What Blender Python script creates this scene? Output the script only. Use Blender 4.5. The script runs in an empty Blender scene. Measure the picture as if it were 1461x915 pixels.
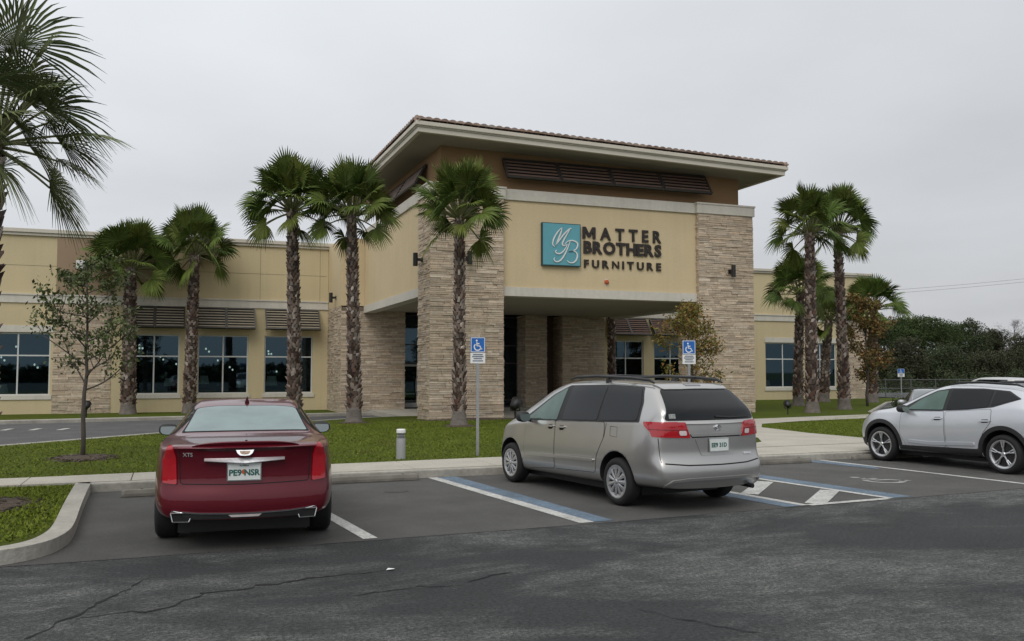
import bpy, bmesh, math, random
import numpy as np
from mathutils import Vector, Matrix
from mathutils.bvhtree import BVHTree
random.seed(11); np.random.seed(11)
SC = bpy.context.scene
COL = SC.collection
PI = math.pi

# ---------------------------------------------------------------- materials
def _mat(name):
    m = bpy.data.materials.new(name); m.use_nodes = True
    nt = m.node_tree
    return m, nt, nt.nodes['Principled BSDF']

def _nd(nt, t, **kw):
    n = nt.nodes.new(t)
    for k, v in kw.items(): setattr(n, k, v)
    return n

def pm(name, col, rough=.7, var=.15, scale=4., bump=0., bscale=40., metal=0., coat=0., island=0., spec=.5, scl3=(1, 1, 1), fine=0., fscale=60., hue=None, tone=None, streak=0.):
    """procedural principled material: base colour broken up by noise, optional variation per mesh island, optional bump"""
    m, nt, b = _mat(name); L = nt.links.new
    b.inputs['Roughness'].default_value = rough; b.inputs['Metallic'].default_value = metal
    b.inputs['Specular IOR Level'].default_value = spec; b.inputs['Coat Weight'].default_value = coat
    b.inputs['Coat Roughness'].default_value = .05
    tc = _nd(nt, 'ShaderNodeTexCoord'); mp = _nd(nt, 'ShaderNodeMapping'); mp.inputs['Scale'].default_value = scl3
    L(tc.outputs['Object'], mp.inputs['Vector'])
    val = None
    def noise(sc, amp, det=4):
        n = _nd(nt, 'ShaderNodeTexNoise'); n.inputs['Scale'].default_value = sc; n.inputs['Detail'].default_value = det
        L(mp.outputs['Vector'], n.inputs['Vector'])
        r = _nd(nt, 'ShaderNodeMapRange'); r.inputs['From Min'].default_value = .25; r.inputs['From Max'].default_value = .75
        r.inputs['To Min'].default_value = 1 - amp; r.inputs['To Max'].default_value = 1 + amp
        L(n.outputs['Fac'], r.inputs['Value']); return r.outputs['Result']
    def mul(a, c):
        if a is None: return c
        k = _nd(nt, 'ShaderNodeMath', operation='MULTIPLY'); L(a, k.inputs[0]); L(c, k.inputs[1]); return k.outputs[0]
    if var: val = mul(val, noise(scale, var))
    if fine: val = mul(val, noise(fscale, fine, 2))
    if streak:   # rain streaks running down a wall
        m2 = _nd(nt, 'ShaderNodeMapping'); m2.inputs['Scale'].default_value = (3.2, 3.2, .16); L(tc.outputs['Object'], m2.inputs['Vector'])
        n = _nd(nt, 'ShaderNodeTexNoise'); n.inputs['Scale'].default_value = 1.3; n.inputs['Detail'].default_value = 5; L(m2.outputs['Vector'], n.inputs['Vector'])
        r = _nd(nt, 'ShaderNodeMapRange'); r.inputs['From Min'].default_value = .45; r.inputs['From Max'].default_value = .72; r.inputs['To Min'].default_value = 1; r.inputs['To Max'].default_value = 1-streak
        L(n.outputs['Fac'], r.inputs['Value']); val = mul(val, r.outputs['Result'])
    g = None
    if island:
        g = _nd(nt, 'ShaderNodeNewGeometry')
        r = _nd(nt, 'ShaderNodeMapRange'); r.inputs['To Min'].default_value = 1 - island; r.inputs['To Max'].default_value = 1 + island
        L(g.outputs['Random Per Island'], r.inputs['Value']); val = mul(val, r.outputs['Result'])
    src = None
    if hue is not None:
        g = g or _nd(nt, 'ShaderNodeNewGeometry')
        w = _nd(nt, 'ShaderNodeTexWhiteNoise', noise_dimensions='1D'); L(g.outputs['Random Per Island'], w.inputs['W'])
        cr = _nd(nt, 'ShaderNodeValToRGB'); e = cr.color_ramp.elements
        cols = [col] + list(hue)
        e[0].color = (*cols[0], 1); e[1].color = (*cols[-1], 1)
        for i, c in enumerate(cols[1:-1]):
            x = e.new((i + 1) / (len(cols) - 1)); x.color = (*c, 1)
        L(w.outputs['Value'], cr.inputs['Fac']); src = cr.outputs['Color']
    if tone is not None:   # per-frond tone stored on the mesh: 0 = the base colours, 1 = the ageing colour
        at = _nd(nt, 'ShaderNodeAttribute'); at.attribute_name = 'tone'; tm_ = _nd(nt, 'ShaderNodeMix', data_type='RGBA'); L(at.outputs['Fac'], tm_.inputs['Factor'])
        if src: L(src, tm_.inputs['A'])
        else: tm_.inputs['A'].default_value = (*col, 1)
        tm_.inputs['B'].default_value = (*tone, 1); src = tm_.outputs['Result']
    if val is None:
        if src: L(src, b.inputs['Base Color'])
        else: b.inputs['Base Color'].default_value = (*col, 1)
    else:
        mx = _nd(nt, 'ShaderNodeVectorMath', operation='SCALE')
        if src: L(src, mx.inputs[0])
        else: mx.inputs[0].default_value = col
        L(val, mx.inputs['Scale']); L(mx.outputs['Vector'], b.inputs['Base Color'])
    if bump:
        n = _nd(nt, 'ShaderNodeTexNoise'); n.inputs['Scale'].default_value = bscale; n.inputs['Detail'].default_value = 4
        L(mp.outputs['Vector'], n.inputs['Vector'])
        bp = _nd(nt, 'ShaderNodeBump'); bp.inputs['Strength'].default_value = 1; bp.inputs['Distance'].default_value = bump
        L(n.outputs['Fac'], bp.inputs['Height']); L(bp.outputs['Normal'], b.inputs['Normal'])
    return m

def glow(name, col, strength):
    m, nt, b = _mat(name)
    b.inputs['Base Color'].default_value = (*col, 1); b.inputs['Emission Color'].default_value = (*col, 1)
    b.inputs['Emission Strength'].default_value = strength
    return m

def window_glass(name, tint, refl=1.7, trans=.35):
    """tinted shop glazing: mirror reflection by fresnel over a dark see-through tint"""
    m, nt, b = _mat(name); L = nt.links.new
    nt.nodes.remove(b); out = nt.nodes['Material Output']
    t = _nd(nt, 'ShaderNodeBsdfTransparent'); t.inputs['Color'].default_value = (*[trans * c for c in tint], 1)
    g = _nd(nt, 'ShaderNodeBsdfGlossy'); g.inputs['Roughness'].default_value = .02; g.inputs['Color'].default_value = (.52, .82, 1., 1)
    f = _nd(nt, 'ShaderNodeFresnel'); f.inputs['IOR'].default_value = refl
    x = _nd(nt, 'ShaderNodeMixShader'); L(f.outputs[0], x.inputs[0]); L(t.outputs[0], x.inputs[1]); L(g.outputs[0], x.inputs[2])
    L(x.outputs[0], out.inputs['Surface'])
    return m

def asphalt(name, dark, worn, amount, stretch=(.35, 1.3, 1), spots=.5):
    """sealed asphalt with worn paler streaks running along the lane, fine aggregate and a rough surface"""
    m, nt, b = _mat(name); L = nt.links.new
    tc = _nd(nt, 'ShaderNodeTexCoord'); mp = _nd(nt, 'ShaderNodeMapping'); mp.inputs['Scale'].default_value = stretch
    L(tc.outputs['Object'], mp.inputs['Vector'])
    def noise(sc, det, vec, rough=.6, dist=0):
        n = _nd(nt, 'ShaderNodeTexNoise'); n.inputs['Scale'].default_value = sc; n.inputs['Detail'].default_value = det
        n.inputs['Roughness'].default_value = rough; n.inputs['Distortion'].default_value = dist
        L(vec, n.inputs['Vector']); return n.outputs['Fac']
    def mrange(v, a, c, d=0, e=1):
        r = _nd(nt, 'ShaderNodeMapRange'); r.inputs['From Min'].default_value = a; r.inputs['From Max'].default_value = c
        r.inputs['To Min'].default_value = d; r.inputs['To Max'].default_value = e; L(v, r.inputs['Value']); return r.outputs['Result']
    def math_(op, a, c):
        k = _nd(nt, 'ShaderNodeMath', operation=op); L(a, k.inputs[0])
        if isinstance(c, float): k.inputs[1].default_value = c
        else: L(c, k.inputs[1])
        return k.outputs[0]
    big = mrange(noise(.42, 7, mp.outputs['Vector'], .72, .5), .45, .585)
    mid = mrange(noise(6., 6, mp.outputs['Vector'], .8), .40, .60)
    gr = mrange(noise(30., 5, tc.outputs['Object'], .85), .34, .66)
    fg = mrange(noise(150., 3, tc.outputs['Object'], .7), .3, .7)
    w = math_('MULTIPLY', math_('MULTIPLY', big, mrange(mid, 0, 1, .3, 1)), mrange(math_('MULTIPLY', gr, fg), 0, .6, .25, 1.15))
    w = math_('MULTIPLY', w, float(amount))
    mx = _nd(nt, 'ShaderNodeMix', data_type='RGBA'); mx.inputs['A'].default_value = (*dark, 1); mx.inputs['B'].default_value = (*worn, 1)
    L(w, mx.inputs['Factor'])
    sc = _nd(nt, 'ShaderNodeVectorMath', operation='SCALE'); L(mx.outputs['Result'], sc.inputs[0])
    tone = math_('MULTIPLY', math_('MULTIPLY', mrange(fg, 0, 1, 1-spots*.6, 1+spots*.6), mrange(gr, 0, 1, 1 - spots*.7, 1 + spots*.7)), mrange(noise(.8, 3, tc.outputs['Object']), .3, .7, .82, 1.15))
    L(tone, sc.inputs['Scale']); L(sc.outputs['Vector'], b.inputs['Base Color'])
    b.inputs['Roughness'].default_value = .82; b.inputs['Specular IOR Level'].default_value = .35
    bp = _nd(nt, 'ShaderNodeBump'); bp.inputs['Distance'].default_value = .012; L(gr, bp.inputs['Height']); L(bp.outputs['Normal'], b.inputs['Normal'])
    return m

def lawn_mat(name):
    m, nt, b = _mat(name); L = nt.links.new
    tc = _nd(nt, 'ShaderNodeTexCoord')
    def noise(sc, det, r=.6):
        n = _nd(nt, 'ShaderNodeTexNoise'); n.inputs['Scale'].default_value = sc; n.inputs['Detail'].default_value = det
        n.inputs['Roughness'].default_value = r; L(tc.outputs['Object'], n.inputs['Vector']); return n.outputs['Fac']
    cr = _nd(nt, 'ShaderNodeValToRGB'); e = cr.color_ramp.elements
    e[0].position = .30; e[0].color = (.108, .100, .020, 1); e[1].position = .70; e[1].color = (.095, .130, .016, 1)
    x = e.new(.42); x.color = (.080, .105, .014, 1)
    L(noise(.7, 5), cr.inputs['Fac'])
    r = _nd(nt, 'ShaderNodeMapRange'); r.inputs['From Min'].default_value = .3; r.inputs['From Max'].default_value = .7
    r.inputs['To Min'].default_value = .8; r.inputs['To Max'].default_value = 1.15; L(noise(22, 5, .8), r.inputs['Value'])
    s = _nd(nt, 'ShaderNodeVectorMath', operation='SCALE'); L(cr.outputs['Color'], s.inputs[0]); L(r.outputs['Result'], s.inputs['Scale'])
    L(s.outputs['Vector'], b.inputs['Base Color']); b.inputs['Roughness'].default_value = .9; b.inputs['Specular IOR Level'].default_value = .1
    bp = _nd(nt, 'ShaderNodeBump'); bp.inputs['Distance'].default_value = .05; L(noise(30, 4, .8), bp.inputs['Height']); L(bp.outputs['Normal'], b.inputs['Normal'])
    return m

M = {}
M['asphalt'] = asphalt('old_asphalt', (.047, .051, .052), (.205, .213, .20), 1.05, (.65, 1.1, 1), .95)
M['bay'] = asphalt('bay_asphalt', (.112, .110, .104), (.15, .147, .14), .6, (.8, .8, 1), .22)
M['drive'] = asphalt('drive_asphalt', (.105, .105, .108), (.14, .14, .14), .6, (.8, .8, 1), .2)
M['crack'] = pm('crack_black', (.008, .008, .009), .9, .3, 8)
M['concrete'] = pm('pale_concrete', (.40, .375, .32), .85, .13, 1.1, .004, 50, fine=.12, fscale=25)
M['kerb'] = pm('kerb_concrete', (.34, .325, .285), .85, .20, 1.6, .006, 40, fine=.15, fscale=14)
M['lawn'] = lawn_mat('lawn_green')
M['blade'] = pm('grass_blade', (.124, .165, .021), .8, .22, .9, island=.10, spec=.1, hue=[(.136, .172, .023), (.115, .156, .019), (.15, .160, .03)])
M['mulch'] = pm('brown_mulch', (.05, .035, .024), .95, .5, 14, .03, 30, hue=[(.09, .065, .045), (.03, .022, .017), (.12, .10, .08)])
M['stop'] = pm('wheel_stop_concrete', (.16, .15, .13), .9, .3, 4, .006, 30)
M['white_paint'] = pm('road_paint_white', (.44, .44, .42), .7, .22, 2.2, fine=.35, fscale=26)
M['blue_paint'] = pm('road_paint_blue', (.105, .15, .20), .75, .3, 2.4, fine=.35, fscale=24)
M['faded_paint'] = pm('road_paint_faded', (.27, .27, .26), .75, .25, 4, fine=.3, fscale=30)
M['cream'] = pm('cream_stucco', (.605, .49, .305), .9, .05, .5, .004, 60, fine=.05, fscale=18, streak=.04)
M['cream2'] = pm('cream_stucco_wing', (.555, .465, .285), .9, .06, .4, .004, 60, fine=.05, fscale=18, streak=.045)
M['tan_panel'] = pm('tan_panel', (.30, .215, .14), .9, .07, .5, .004, 60)
M['tan'] = pm('tan_stucco', (.30, .185, .095), .9, .07, .5, .004, 60)
M['band'] = pm('offwhite_stucco', (.58, .55, .485), .85, .06, .7, .002, 60, fine=.05, fscale=9, streak=.08)
M['trim'] = pm('eave_trim', (.56, .52, .44), .6, .07, 1.2)
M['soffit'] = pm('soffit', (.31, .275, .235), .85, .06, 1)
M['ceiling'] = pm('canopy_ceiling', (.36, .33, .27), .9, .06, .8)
M['stone'] = pm('ledge_stone', (.49, .395, .29), .88, .16, 6, .012, 28, island=.16, fine=.12, fscale=22,
                hue=[(.55, .455, .345), (.43, .34, .25), (.58, .495, .39), (.40, .325, .25), (.53, .425, .31), (.50, .385, .275)])
M['joint'] = pm('stone_joint', (.16, .125, .09), .95, .2, 6)
M['slat_shade'] = pm('painted_slat_shade', (.018, .014, .012), .8, .1, 3)  # near-black sheet added behind slats so the gaps read as shade
M['louver'] = pm('louver_brown', (.15, .085, .06), .55, .15, 3)
M['awning'] = pm('awning_bronze', (.30, .26, .19), .5, .15, 3)
M['awning_red'] = pm('awning_redbrown', (.22, .13, .095), .5, .15, 3)
M['tile'] = pm('roof_tile', (.30, .20, .16), .85, .3, 3, .01, 30, island=.25, hue=[(.36, .28, .23), (.26, .16, .12), (.40, .34, .29)])
M['frame'] = pm('white_aluminium', (.55, .56, .55), .4, .04, 2)
M['darkframe'] = pm('bronze_frame', (.06, .055, .05), .4, .1, 2)
M['shopglass'] = window_glass('shop_glass', (.5, .8, .9), 1.8, .42)
M['interior'] = pm('dark_interior', (.05, .045, .04), .9, .3, 1)
M['shade'] = glow('lamp_shade_lit', (.55, .52, .42), .05)
M['bulb'] = glow('bulb', (1, .88, .7), 1.3)
M['teal'] = pm('teal_panel', (.11, .345, .41), .45, .06, 1.5)
M['letter'] = pm('letter_bronze', (.020, .014, .011), .4, .1, 3)
M['white'] = pm('white_enamel', (.72, .73, .72), .45, .05, 3)
M['black'] = pm('black_metal', (.014, .014, .015), .45, .1, 5)
M['blue'] = pm('sign_blue', (.012, .12, .42), .4, .06, 4)
M['steel'] = pm('galvanised_steel', (.33, .34, .35), .5, .15, 6, metal=.6)
M['alu'] = pm('aluminium_grey', (.40, .41, .42), .45, .08, 5, metal=.35)
M['orange'] = pm('bell_orange', (.45, .09, .03), .5, .1, 4)
# cars
M['red'] = pm('car_paint_red', (.105, .003, .011), .32, .04, 1.5, metal=.3, coat=.7, spec=.3)
M['silver'] = pm('car_paint_silver', (.44, .435, .425), .30, .03, 1.5, metal=.8, coat=.8)
M['pale'] = pm('car_paint_pale_silver', (.56, .58, .615), .34, .03, 1.5, metal=.45, coat=.8)
M['cwhite'] = pm('car_paint_white', (.5, .5, .5), .35, .03, 1.5, coat=.8)
M['cgrey'] = pm('car_paint_grey', (.36, .37, .40), .35, .03, 1.5, metal=.4, coat=.8)
M['plastic'] = pm('black_plastic', (.017, .017, .018), .6, .15, 8)
M['gap'] = pm('panel_gap', (.006, .006, .006), .9, 0)
M['tyre'] = pm('tyre_rubber', (.011, .011, .012), .85, .2, 12, .002, 60)
M['rim'] = pm('alloy', (.55, .56, .58), .32, .06, 8, metal=.85)
M['rimdark'] = pm('alloy_dark', (.02, .02, .022), .4, .1, 8, metal=.3)
M['chrome'] = pm('chrome', (.85, .86, .88), .12, 0, metal=1.)
M['cglass'] = pm('tinted_car_glass', (.006, .008, .010), .04, 0, spec=.32)
M['cglass_throughlight'] = pm('painted_throughlight_glass', (.075, .125, .108), .04, .25, 3, spec=.4)  # opaque; daylight seen through the cabin is painted in as pale green
M['cglass_sheen'] = pm('painted_sheen_glass', (.15, .215, .215), .05, .16, 3.5, spec=.55)  # opaque; sky reflection and light through the glass painted into the colour
M['lens'] = pm('red_lens', (.38, .004, .012), .12, .1, 10, coat=1.)
M['lens_clear'] = pm('clear_lens', (.62, .55, .55), .15, .1, 10, coat=1.)
M['lens_dark'] = pm('dark_lens', (.03, .031, .034), .12, .2, 10, coat=1.)
M['plate'] = pm('plate_white', (.62, .66, .64), .4, .05, 9)
M['plate_text'] = pm('plate_green_text', (.02, .10, .085), .5, .05, 9)
# plants
M['palm_leaf'] = pm('palm_leaf', (.056, .096, .018), .6, .25, 1.2, island=.30, spec=.2, hue=[(.078, .126, .022), (.047, .082, .015), (.098, .132, .030)], tone=(.17, .175, .035))
M['sabal_leaf'] = pm('sabal_leaf', (.085, .115, .045), .6, .25, 1.2, island=.30, spec=.2, hue=[(.12, .155, .062), (.075, .105, .042), (.145, .165, .078)], tone=(.14, .145, .06))
M['petiole'] = pm('petiole', (.11, .12, .04), .6, .2, 4)
M['boot'] = pm('palm_boot', (.10, .066, .048), .9, .25, 5, .006, 40, island=.45, hue=[(.26, .21, .18), (.05, .03, .022), (.40, .35, .31), (.09, .042, .03), (.20, .15, .125), (.06, .035, .026), (.32, .27, .235)])
M['palm_trunk'] = pm('palm_trunk', (.060, .042, .034), .95, .3, 5, .01, 30, scl3=(1, 1, 3))
M['palm_base'] = pm('palm_base', (.15, .13, .115), .95, .3, 6, .015, 25, scl3=(1, 1, 2))
M['bark'] = pm('bark', (.075, .062, .052), .95, .3, 9, .01, 40, scl3=(1, 1, .4))
M['oak_leaf'] = pm('oak_leaf', (.058, .085, .026), .6, .2, 2, island=.4, spec=.2, hue=[(.080, .105, .034), (.046, .068, .022), (.095, .105, .042)])
M['yellow_leaf'] = pm('yellow_green_leaf', (.13, .14, .030), .6, .2, 2, island=.4, spec=.2, hue=[(.22, .14, .04), (.09, .12, .025), (.26, .13, .04), (.10, .14, .03)])
M['russet_leaf'] = pm('russet_leaf', (.17, .11, .035), .6, .2, 2, island=.4, spec=.2, hue=[(.12, .13, .035), (.24, .10, .035), (.11, .12, .04), (.20, .09, .03)])
M['wood_leaf'] = pm('wood_leaf', (.044, .060, .030), .7, .3, .35, island=.35, spec=.1, hue=[(.06, .076, .037), (.038, .052, .026), (.07, .078, .046)])
M['wood_leaf2'] = pm('wood_leaf_olive', (.062, .066, .038), .7, .3, .35, island=.35, spec=.1, hue=[(.075, .078, .046), (.048, .055, .03), (.08, .074, .052)])
M['pine_leaf'] = pm('pine_leaf', (.042, .064, .022), .7, .3, .35, island=.35, spec=.1, hue=[(.054, .08, .027), (.034, .052, .018), (.062, .08, .032)])
M['bare'] = pm('bare_twigs', (.11, .10, .095), .9, .2, 2)
M['ground'] = pm('ground_grass', (.05, .07, .022), .95, .3, .12, fine=.3, fscale=3)

# ---------------------------------------------------------------- mesh helpers
class MB:
    def __init__(s): s.v = []; s.f = []; s.tone = []
    def add(s, vs, fs):
        o = len(s.v); s.v += [tuple(p) for p in vs]; s.f += [tuple(i + o for i in f) for f in fs]; return s
    def box(s, x0, x1, y0, y1, z0, z1):
        return s.add([(x0,y0,z0),(x1,y0,z0),(x1,y1,z0),(x0,y1,z0),(x0,y0,z1),(x1,y0,z1),(x1,y1,z1),(x0,y1,z1)],
                     [(3,2,1,0),(4,5,6,7),(0,1,5,4),(1,2,6,5),(2,3,7,6),(3,0,4,7)])
    def obox(s, c, a, b, d):   # centre and three half-axis vectors
        c, a, b, d = map(Vector, (c, a, b, d))
        P = [c - a - b - d, c + a - b - d, c + a + b - d, c - a + b - d, c - a - b + d, c + a - b + d, c + a + b + d, c - a + b + d]
        return s.add(P, [(3,2,1,0),(4,5,6,7),(0,1,5,4),(1,2,6,5),(2,3,7,6),(3,0,4,7)])
    def tube(s, pts, rad, n=8, cap=True):
        pts = [Vector(p) for p in pts]; k = len(pts)
        if not hasattr(rad, '__len__'): rad = [rad] * k
        o = len(s.v); up = None
        for i, p in enumerate(pts):
            t = (pts[min(i + 1, k - 1)] - pts[max(i - 1, 0)]).normalized()
            if up is None: up = Vector((1, 0, 0)) if abs(t.x) < .8 else Vector((0, 1, 0))
            a = t.cross(up)
            if a.length < 1e-5: a = t.cross(Vector((0, 1, .1)))
            a.normalize(); b = t.cross(a); up = b.cross(t) if False else up
            for j in range(n):
                q = 2 * PI * j / n
                s.v.append(tuple(p + a * (rad[i] * math.cos(q)) + b * (rad[i] * math.sin(q))))
        for i in range(k - 1):
            for j in range(n):
                s.f.append((o + i*n + j, o + i*n + (j+1) % n, o + (i+1)*n + (j+1) % n, o + (i+1)*n + j))
        if cap:
            s.f.append(tuple(o + j for j in range(n))[::-1]); s.f.append(tuple(o + (k-1)*n + j for j in range(n)))
        return s
    def lathe(s, prof, n=32, axis='z', c=(0, 0, 0)):   # prof: (radius, height)
        o = len(s.v); k = len(prof)
        for r, h in prof:
            for j in range(n):
                q = 2*PI*j/n; x, y = r*math.cos(q), r*math.sin(q)
                p = {'z': (x, y, h), 'x': (h, x, y), 'y': (x, h, y)}[axis]
                s.v.append((p[0]+c[0], p[1]+c[1], p[2]+c[2]))
        for i in range(k-1):
            for j in range(n):
                s.f.append((o+i*n+j, o+i*n+(j+1) % n, o+(i+1)*n+(j+1) % n, o+(i+1)*n+j))
        return s
    def prism(s, poly, z0, z1):   # poly in xy
        n = len(poly); o = len(s.v)
        s.v += [(x, y, z0) for x, y in poly] + [(x, y, z1) for x, y in poly]
        s.f.append(tuple(o + i for i in range(n))[::-1]); s.f.append(tuple(o + n + i for i in range(n)))
        for i in range(n): s.f.append((o+i, o+(i+1) % n, o+n+(i+1) % n, o+n+i))
        return s
    def mesh(s, name='m'):
        me = bpy.data.meshes.new(name); me.from_pydata(s.v, [], s.f); me.validate()
        if s.tone: me.attributes.new('tone', 'FLOAT', 'POINT').data.foreach_set('value', s.tone)
        return me
    def build(s, name, mat, parent=None, smooth=False, loc=None, bevel=0, fix=False):
        me = s.mesh(name)
        if fix:
            bm = bmesh.new(); bm.from_mesh(me); bmesh.ops.recalc_face_normals(bm, faces=bm.faces); bm.to_mesh(me); bm.free()
        return link(name, me, mat, parent, smooth, loc, bevel)

def link(name, me, mat, parent=None, smooth=False, loc=None, bevel=0):
    if isinstance(mat, str): mat = M[mat]
    if mat is not None and len(me.materials) == 0: me.materials.append(mat)
    if smooth: me.polygons.foreach_set('use_smooth', [True]*len(me.polygons))
    o = bpy.data.objects.new(name, me); COL.objects.link(o)
    if parent is not None: o.parent = parent
    if loc: o.location = loc
    if bevel:
        b = o.modifiers.new('bevel', 'BEVEL'); b.width = bevel; b.segments = 2; b.limit_method = 'ANGLE'
    return o

def tag(o, label=None, cat=None, group=None, kind=None):
    if label: o['label'] = label
    if cat: o['category'] = cat
    if group: o['group'] = group
    if kind: o['kind'] = kind
    return o
def empty(name, loc=(0, 0, 0), rz=0., label=None, cat=None, group=None):
    o = bpy.data.objects.new(name, None); COL.objects.link(o); o.location = loc; o.rotation_euler = (0, 0, rz)
    o.empty_display_size = .2
    return tag(o, label, cat, group)
def copy_tree(o, parent=None):
    c = o.copy(); COL.objects.link(c)
    if parent is not None: c.parent = parent
    for ch in list(o.children): copy_tree(ch, c)
    return c
def struct(o, kind='structure'): o['kind'] = kind; return o

def text_mesh(s, size, extrude=.01, bold=.0, shear=0.):
    cu = bpy.data.curves.new('t', 'FONT'); cu.body = s; cu.size = size; cu.extrude = extrude; cu.offset = bold; cu.shear = shear
    cu.align_x = 'CENTER'; cu.align_y = 'BOTTOM_BASELINE'; cu.resolution_u = 3
    o = bpy.data.objects.new('t', cu); COL.objects.link(o)
    dg = bpy.context.evaluated_depsgraph_get(); me = bpy.data.meshes.new_from_object(o.evaluated_get(dg))
    bpy.data.objects.remove(o); bpy.data.curves.remove(cu); me.materials.clear()
    return me
def tmesh(me, mat4): me.transform(mat4); return me
def catmull(pts, n=6):
    out = []; P = [pts[0]] + list(pts) + [pts[-1]]
    for i in range(1, len(P) - 2):
        p0, p1, p2, p3 = [np.array(q, float) for q in P[i-1:i+3]]
        for k in range(n):
            t = k/n
            out.append(tuple(.5*((2*p1)+(-p0+p2)*t+(2*p0-5*p1+4*p2-p3)*t*t+(-p0+3*p1-3*p2+p3)*t**3)))
    out.append(tuple(P[-2])); return out
def pchip(pts):
    xs = np.array([p[0] for p in pts], float); ys = np.array([p[1] for p in pts], float)
    h = np.diff(xs); d = np.diff(ys)/h; n = len(xs); m = np.zeros(n)
    m[0], m[-1] = d[0], d[-1]
    for i in range(1, n-1):
        if d[i-1]*d[i] > 0:
            w1, w2 = 2*h[i]+h[i-1], h[i]+2*h[i-1]; m[i] = (w1+w2)/(w1/d[i-1]+w2/d[i])
    def f(x):
        x = min(max(x, xs[0]), xs[-1]); i = min(int(np.searchsorted(xs, x, 'right'))-1, n-2)
        t = (x-xs[i])/h[i]
        return float((2*t**3-3*t*t+1)*ys[i]+(t**3-2*t*t+t)*h[i]*m[i]+(-2*t**3+3*t*t)*ys[i+1]+(t**3-t*t)*h[i]*m[i+1])
    return f
def sstep(a, b, x):
    t = min(max((x-a)/(b-a), 0), 1); return t*t*(3-2*t)
def lerp(a, b, t): return a+(b-a)*t

# ---------------------------------------------------------------- terrain height
def zg(x, y):
    left = np.interp(y, [0, 22, 31, 44, 60], [.14, .14, .06, -.2, -.22])
    right = np.interp(y, [0, 22, 31, 48, 60], [.14, .14, .10, 0, 0])
    return float(lerp(left, right, sstep(13, 20, x)))
def rand_rot(): return random.uniform(0, 2*PI)

# ---------------------------------------------------------------- camera (eye height 1.82 m, world axes follow the store front)
F_, CX_, CY_, EYE = 1280., 730.5, 457.5, 1.82
YAW = math.atan(490/F_); PITCH = math.atan(72.5/F_)
cam = bpy.data.cameras.new('camera'); camo = bpy.data.objects.new('camera', cam); COL.objects.link(camo)
cam.sensor_fit = 'HORIZONTAL'; cam.angle = 2*math.atan(CX_/F_); cam.clip_start = .05; cam.clip_end = 3000
camo.location = (0, 0, EYE); camo.rotation_euler = (PI/2+PITCH, 0, -YAW); SC.camera = camo
def ray(px, py):   # photo pixel -> viewing direction, used to survey where things stand on the ground
    u, v = (px-CX_)/F_, (CY_-py)/F_
    f = math.cos(PITCH)-v*math.sin(PITCH); up = math.sin(PITCH)+v*math.cos(PITCH)
    c, s = math.cos(YAW), math.sin(YAW)
    return (u*c+f*s, -u*s+f*c, up)
def onz(px, py, z=0.):
    d = ray(px, py); t = (z-EYE)/d[2]; return (d[0]*t, d[1]*t)
def onY(px, py, Y):
    d = ray(px, py); t = Y/d[1]; return (d[0]*t, Y, EYE+d[2]*t)

# ---------------------------------------------------------------- ground
def sheet(name, poly, z, mat, cuts_y=(), cuts_x=(), kind='structure', zfun=None, parent=None):
    bm = bmesh.new(); vs = [bm.verts.new((x, y, 0)) for x, y in poly]; f = bm.faces.new(vs)
    if f.calc_area() and f.normal.z < 0 or True:
        bm.normal_update()
        if f.normal.z < 0: f.normal_flip()
    bmesh.ops.triangulate(bm, faces=bm.faces[:])
    for y in cuts_y: bmesh.ops.bisect_plane(bm, geom=bm.verts[:]+bm.edges[:]+bm.faces[:], plane_co=(0, y, 0), plane_no=(0, 1, 0))
    for x in cuts_x: bmesh.ops.bisect_plane(bm, geom=bm.verts[:]+bm.edges[:]+bm.faces[:], plane_co=(x, 0, 0), plane_no=(1, 0, 0))
    for v in bm.verts: v.co.z = z + (zfun(v.co.x, v.co.y) if zfun else 0)
    me = bpy.data.meshes.new(name); bm.to_mesh(me); bm.free()
    o = link(name, me, mat, parent, smooth=zfun is not None)
    return struct(o, kind) if parent is None else o

struct(MB().add([(-900,-900,-.4),(900,-900,-.4),(900,900,-.4),(-900,900,-.4)], [(0,1,2,3)]).build('ground', 'ground'))
sheet('road', [(-70,-60),(110,-60),(110,60),(47,60),(47,47),(38,41),(27,30.5),(20.6,20.5),(18.4,15.2),(-70,15.2)], 0, 'asphalt')
SEAM = [(-1.8,9.58),(-.5,9.6),(2.16,9.67),(5.1,9.8),(9.77,10.11),(12.5,10.31),(20,10.8),(40,12.1)]
def wav(pts, amp, step=.25):
    out = []
    for (a, b), (c, d) in zip(pts[:-1], pts[1:]):
        n = max(1, int(math.hypot(c-a, d-b)/step))
        for i in range(n): t = i/n; out.append((lerp(a, c, t), lerp(b, d, t)+random.uniform(-amp, amp)))
    return out+[pts[-1]]
sheet('parking_bays', wav(SEAM, .012)+[(40,15.05),(-1.1,15.05),(-1.1,11.2),(-1.2,10.1)], .004, 'bay')

CUTY = [18,20,22,25,28,31,34,37,40,44,48,54]; CUTX = [0,4,8,10,12,13,14,15,16,17,18,19,20,24]
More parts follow.
